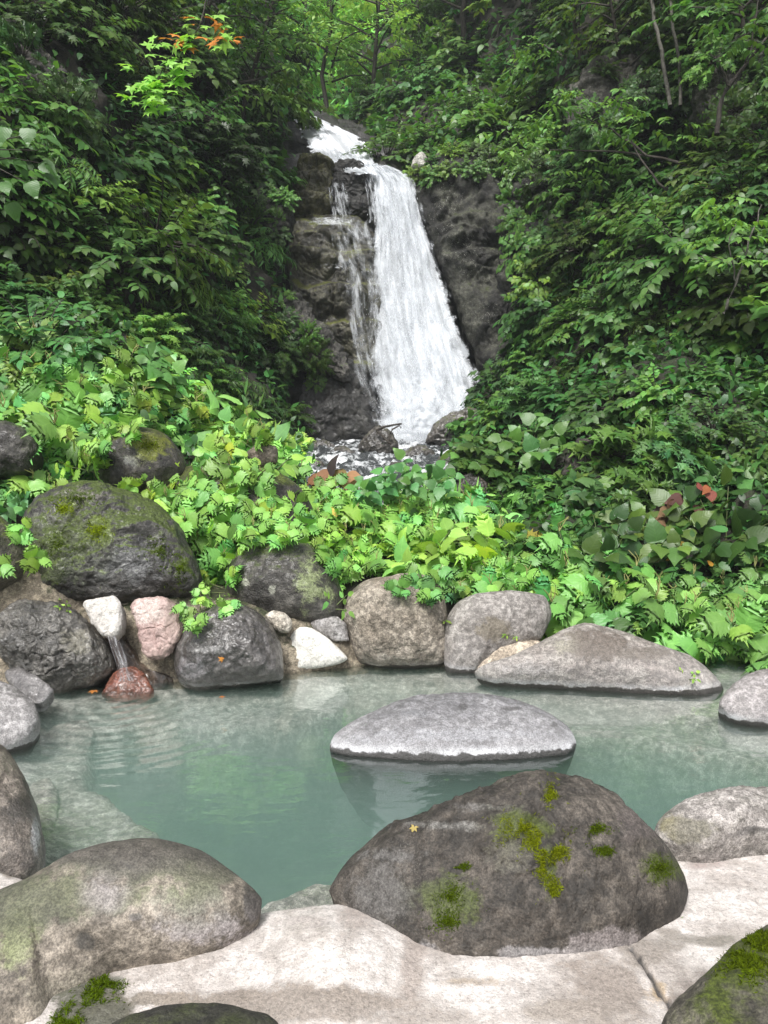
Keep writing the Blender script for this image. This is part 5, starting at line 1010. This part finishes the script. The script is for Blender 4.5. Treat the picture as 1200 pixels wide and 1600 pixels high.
# trees with visible wood
def bough_tree(label, limbs, sprays, mt, color, seed, kind='ovate', ls=.11, L=.55, name='tree', cr0=.5):
    r = np.random.default_rng(seed); base = at(*limbs[0][0][0]); o = empty(name, base, label, 'tree')
    for i, (pts, r0, r1) in enumerate(limbs):
        W = cr(np.array([at(*p) for p in pts]) - base, np.linspace(0, 1, 14)); W[1:-1] += r.normal(size=(12, 3)) * min(r0, .012) * .6
        obj('trunk' if i == 0 else 'limb', tmesh('limb', [(W, r0, r1)], mt, 7), o)
    F = Fol()
    for (x, y, Y, rx, ry, n) in sprays:
        for k in range(n):
            q = at(x + rx * np.clip(r.normal() * .5, -1.1, 1.1), y + ry * np.clip(r.normal() * .5, -1, 1), Y + r.normal() * .35) - base; az = r.random() * 6.28; b = .8 + .4 * r.random()
            F.spray(q, (math.cos(az), math.sin(az) - .3, -.05 + .1 * r.normal()), L * (.6 + .6 * r.random()), 11, ls, .22, .1, .9, (b, b, b), .14, r=r, tw=.004)
    f = obj('crown', F.mesh('crown', kind, M_LEAF), o); f.color = (*color, 1); return o
bough_tree('spreading tree with light green layered boughs reaching out from the right slope beside the falls',
 [([(1200, 330, 10.5), (1130, 285, 10.8), (1090, 262, 11), (1010, 243, 11.3), (940, 236, 11.6), (850, 234, 12)], .035, .008),
  ([(1130, 285, 10.8), (1080, 290, 10.9), (1050, 300, 11), (1020, 275, 11.1), (1000, 245, 11.2), (985, 215, 11.3)], .03, .008),
  ([(1010, 243, 11.3), (960, 205, 11.5), (900, 180, 11.8)], .02, .006)],
 [(900, 160, 11.8, 60, 26, 16), (950, 150, 11.4, 50, 20, 10), (870, 195, 12, 70, 16, 14), (960, 195, 11.6, 60, 16, 12), (820, 235, 12.1, 65, 12, 14), (930, 260, 11.7, 60, 14, 10), (1040, 195, 11.2, 50, 22, 10), (900, 290, 11.9, 50, 14, 8)], M_BARK, (1.55, 1.35, 1.4), 401)
bough_tree('small tree with layered yellow green leaves on the slope above the dark cliff',
 [([(905, 130, 15.5), (880, 90, 15.8), (850, 70, 16)], .04, .012)], [(860, 80, 15.8, 55, 16, 14), (835, 100, 15.8, 40, 10, 8)], M_PALEBARK, (1.6, 1.4, 1.3), 402)
bough_tree('tall thin pale trunk standing at the top right, left one of the pair', [([(1047, 165, 11.2), (1035, 90, 11.3), (1020, 20, 11.4), (1008, -60, 11.5)], .032, .024)], [(1010, -40, 11.4, 60, 20, 8)], M_PALEBARK, (.8, .8, 1), 403)
bough_tree('tall thin pale trunk standing at the top right, right one of the pair', [([(1063, 165, 11.1), (1060, 90, 11.2), (1048, 20, 11.3), (1044, -60, 11.4)], .026, .02)], [(1060, -40, 11.3, 60, 20, 8)], M_PALEBARK, (.8, .8, 1), 404)
bough_tree('dark branching tree in front of the pale rock at the top right', [([(1120, 210, 9.9), (1130, 150, 9.9), (1165, 100, 9.8), (1215, 40, 9.7)], .035, .015), ([(1140, 135, 9.85), (1125, 100, 9.8), (1110, 85, 9.8)], .015, .005), ([(1165, 100, 9.8), (1175, 60, 9.7), (1185, 0, 9.7)], .014, .006)], [(1180, 60, 9.7, 70, 30, 12), (1200, 140, 9.7, 40, 30, 8), (1150, 20, 9.8, 60, 20, 8)], M_BARK, (.9, .85, 1), 405)
bough_tree('slender sapling with light green leaves near the right edge, halfway up', [([(1130, 490, 8.2), (1150, 440, 8.2), (1170, 380, 8.1), (1190, 320, 8.1)], .018, .006), ([(1150, 440, 8.2), (1140, 380, 8.1), (1150, 350, 8.1)], .01, .004)], [(1155, 345, 8.1, 30, 12, 7), (1140, 370, 8.1, 26, 8, 6), (1165, 405, 8.0, 40, 10, 7), (1180, 455, 8.0, 40, 12, 8), (1130, 310, 8.2, 40, 14, 7)], M_PALEBARK, (1.9, 1.6, 1.5), 406, L=.35, ls=.09)
bough_tree('small light leaved tree with dark forked branch leaning over the head of the falls',
 [([(300, 170, 14), (350, 135, 14.2), (400, 125, 14.4), (450, 105, 14.6)], .05, .015), ([(350, 135, 14.2), (385, 150, 14.2), (430, 145, 14.3)], .025, .008), ([(400, 125, 14.4), (420, 70, 14.5)], .02, .006)],
 [(420, 100, 14.4, 60, 30, 20), (380, 140, 14.2, 60, 20, 14), (430, 60, 14.6, 50, 24, 14), (380, 30, 14.6, 50, 24, 12), (405, 190, 14.4, 40, 16, 12)], M_BARK, (1.6, 1.3, 1.4), 407, L=.75, ls=.14)
# broken twig on the stream boulder
tw = empty('twig', at(598, 690, 10.9), 'bare forked broken twig lying on the small angular boulder at the foot of the falls', 'twig')
b0 = np.array(tw.location); PT = lambda l: np.array([at(*p) for p in l]) - b0
obj('twig_stem', tmesh('twig_stem', [(PT([(588, 673, 10.9), (600, 667, 10.85), (615, 664, 10.8), (628, 662, 10.8)]), .022, .014)], M_BARK, 6), tw)
obj('side_shoot', tmesh('side_shoot', [(PT([(607, 690, 10.8), (609, 680, 10.8), (613, 671, 10.8), (624, 665, 10.8), (627, 669, 10.8)]), .02, .01)], M_BARK, 6), tw)
obj('side_shoot', tmesh('side_shoot', [(PT([(588, 673, 10.9), (598, 681, 10.85), (606, 690, 10.8), (612, 694, 10.8)]), .016, .02)], M_BARK, 6), tw)
# rock showing through the leaves
cm = dict(res=60, n1=.06, n2=.03, f2=3, fac=.14, ff=.9, terr=.15, th=.6)
MR = rock_mat((.025, .024, .02), (.075, .072, .062), (.014, .013, .011), moss=.35, mossc=(.03, .04, .01), rough=.8, speck=.7, bump=.7, scale=.6, name='bare_rock')
crag('pale grey rock face showing through the leaves at the upper left edge', [(-60, 60), (20, 40), (70, 70), (125, 150), (120, 210), (60, 205), (-60, 160)], 9.6, 10.2, .3, MR, seed=90, **cm)
crag('grey brown rock face behind the thin pale trunks', [(880, 150), (920, 105), (990, 95), (1050, 120), (1060, 190), (960, 210), (890, 200)], 12.3, 13, .3, MR, seed=91, **cm)
crag('pale rock face behind the dark branching tree at the top right', [(1090, 120), (1120, 80), (1175, 75), (1195, 150), (1170, 215), (1105, 210)], 10.8, 11.4, .3, MR, seed=92, **cm)
crag('dark overhanging rock behind the leaves right of the lichen patched cliff', [(780, 400), (830, 350), (910, 350), (940, 430), (880, 480), (800, 470)], 12.4, 13, .3, M_CR, seed=93, **cm)
crag('dark earthy rock showing between the broad leaves low on the right slope', [(880, 740), (900, 690), (960, 680), (1020, 700), (1010, 760), (930, 765)], 7.6, 7.9, .15, rock_mat((.02, .017, .014), (.05, .042, .035), (.01, .009, .008), moss=.1, rough=.8, name='earth_face'), seed=94, **cm)

BV['C'] = [b for l, b in ROCKS.items() if any(k in l for k in ('cliff face', 'outcrop', 'lichen jutting', 'rock face', 'overhanging rock', 'stepped wet', 'foot of the falls', 'mossy yellowish'))]
mixfill('C', [(760, 235), (870, 235), (950, 420), (940, 600), (850, 600), (800, 560), (850, 470), (810, 380), (790, 300)], .42, [SM, TP, TD], .8, [('mid', 3), ('dark', 2), ('yellow', 1)], 501, group='shrubs rooted on the cliff right of the falls', zone='on the cliff', lean=.6)
mixfill('C', [(650, 235), (800, 235), (800, 262), (650, 280)], .3, [SM, TP], .5, [('mid', 2), ('yellow', 2)], 502, group='shrubs along the top of the cliff right of the falls', zone='on the cliff', lean=.4)
mixfill('C', [(380, 290), (450, 290), (455, 370), (440, 450), (480, 520), (520, 560), (490, 600), (400, 600)], .34, [SM, TP, FE], .62, [('mid', 3), ('dark', 2), ('olive', 1)], 503, group='shrubs rooted on the rocks left of the falls', zone='on the rocks', lean=.6)
mixfill('C', [(-60, 40), (130, 40), (130, 215), (-60, 200)], .6, [SM, TP], .9, [('mid', 2), ('dark', 2)], 504, group='shrubs rooted on the pale upper left rock face', zone='on the rock face', lean=.6)
mixfill('C', [(870, 90), (1200, 70), (1200, 220), (870, 220)], .6, [SM, TP], .85, [('mid', 2), ('dark', 2), ('olive', 1)], 505, group='shrubs rooted on the upper right rock faces', zone='on the rock face', lean=.6)
# ------------------------------------------------------------------ a label of its own for every plant of the slopes
LM_ = [(60, 60, 'pale upper left rock face'), (215, 90, 'maple branch'), (380, 60, 'forked branch over the falls'), (480, 60, 'far valley'), (450, 240, 'head of the falls'), (330, 330, 'dark block with pale lichen'), (430, 420, 'mossy yellowish block'), (420, 520, 'grey rough outcrop'),
 (120, 350, 'glossy leaves at the left edge'), (200, 430, 'orange leaf spots'), (30, 470, 'left edge'), (60, 660, 'speckled boulder'), (220, 670, 'moss capped boulder'), (360, 680, 'long brown boulder'), (440, 640, 'dark boulder at the falls foot'),
 (640, 200, 'pale lip boulder'), (700, 120, 'upper cascade'), (780, 200, 'lichen patched cliff'), (860, 70, 'yellow green layered tree'), (960, 150, 'rock face behind pale trunks'), (1050, 60, 'pair of thin pale trunks'), (1150, 120, 'dark branching tree'), (900, 280, 'spreading layered boughs'), (1060, 300, 'curved dark limb'), (1150, 400, 'slender sapling'),
 (860, 420, 'dark overhanging rock'), (960, 500, 'middle of the right slope'), (800, 620, 'foot of the falls'), (720, 690, 'wet moss topped boulder'), (950, 700, 'dark earthy rock'), (1050, 780, 'bunch of dead leaves'), (1170, 640, 'right edge'), (850, 860, 'yellow lobed leaves'), (1040, 880, 'yellow orange mottled leaves'),
 (560, 740, 'curled withered leaves'), (520, 860, 'lichen spotted round boulder'), (620, 900, 'big tan boulder'), (760, 900, 'smooth grey upright boulder'), (660, 760, 'stream'), (900, 970, 'peak of the long boulder'), (1100, 1020, 'right end of the long boulder'), (1180, 960, 'right bank edge')]
HW = {'dark': 'dark green', 'blue': 'bluish green', 'mid': 'mid green', 'yellow': 'yellowish', 'olive': 'olive', 'light': 'bright green', 'pale': 'pale green', 'lime': 'lime green'}
byl = {}
for (o, x, y, s, hue, wd, zone, cat) in PLANTS:
    lx, ly, lw = min(LM_, key=lambda l: (l[0] - x) ** 2 + (l[1] - y) ** 2)
    dx, dy = x - lx, y - ly
    rel = 'just by' if math.hypot(dx, dy) < 25 else ('above' if abs(dy) > abs(dx) and dy < 0 else 'below' if abs(dy) > abs(dx) else 'left of' if dx < 0 else 'right of')
    size = 'big' if s > 1.15 else 'small' if s < .85 else ''
    lab = ' '.join(f'{size} {HW[hue]} {wd} {cat} {rel} the {lw}'.split()); byl.setdefault(lab, []).append((x, y, o))
ORD = ['first', 'second', 'third', 'fourth', 'fifth', 'sixth', 'seventh', 'eighth', 'ninth', 'tenth']
for lab, l in byl.items():
    l.sort(key=lambda t: t[0])
    for i, (x, y, o) in enumerate(l):
        if len(l) == 1: o['label'] = lab
        elif len(l) == 2: o['label'] = lab + (', left one' if i == 0 else ', right one')
        else: o['label'] = lab + f', {ORD[min(i, 9)]} from the left'
# word limit of the labels
for o in COL.objects:
    if o.parent is None and 'label' in o and len(o['label'].split()) > 16: print('LONG', o['label'])

# thin moist air of the gorge
mh, g, out = mat('haze'); pv = g.n('VolumePrincipled', i_Density=.0012); pv.inputs['Color'].default_value = (.9, .95, 1, 1); g.t.links.new(pv.outputs[0], out.inputs['Volume'])
hv_ = np.array([(x, y, z) for z in (-3.2, 75) for (x, y) in ((-420, -420), (420, -420), (420, 620), (-420, 620))], float)
tag(obj('haze', raw_mesh('haze', hv_, [(3, 2, 1, 0), (4, 5, 6, 7), (0, 1, 5, 4), (1, 2, 6, 5), (2, 3, 7, 6), (3, 0, 4, 7)], mat=mh, smooth=False)), 'thin moist air filling the gorge', 'haze', None, 'stuff')
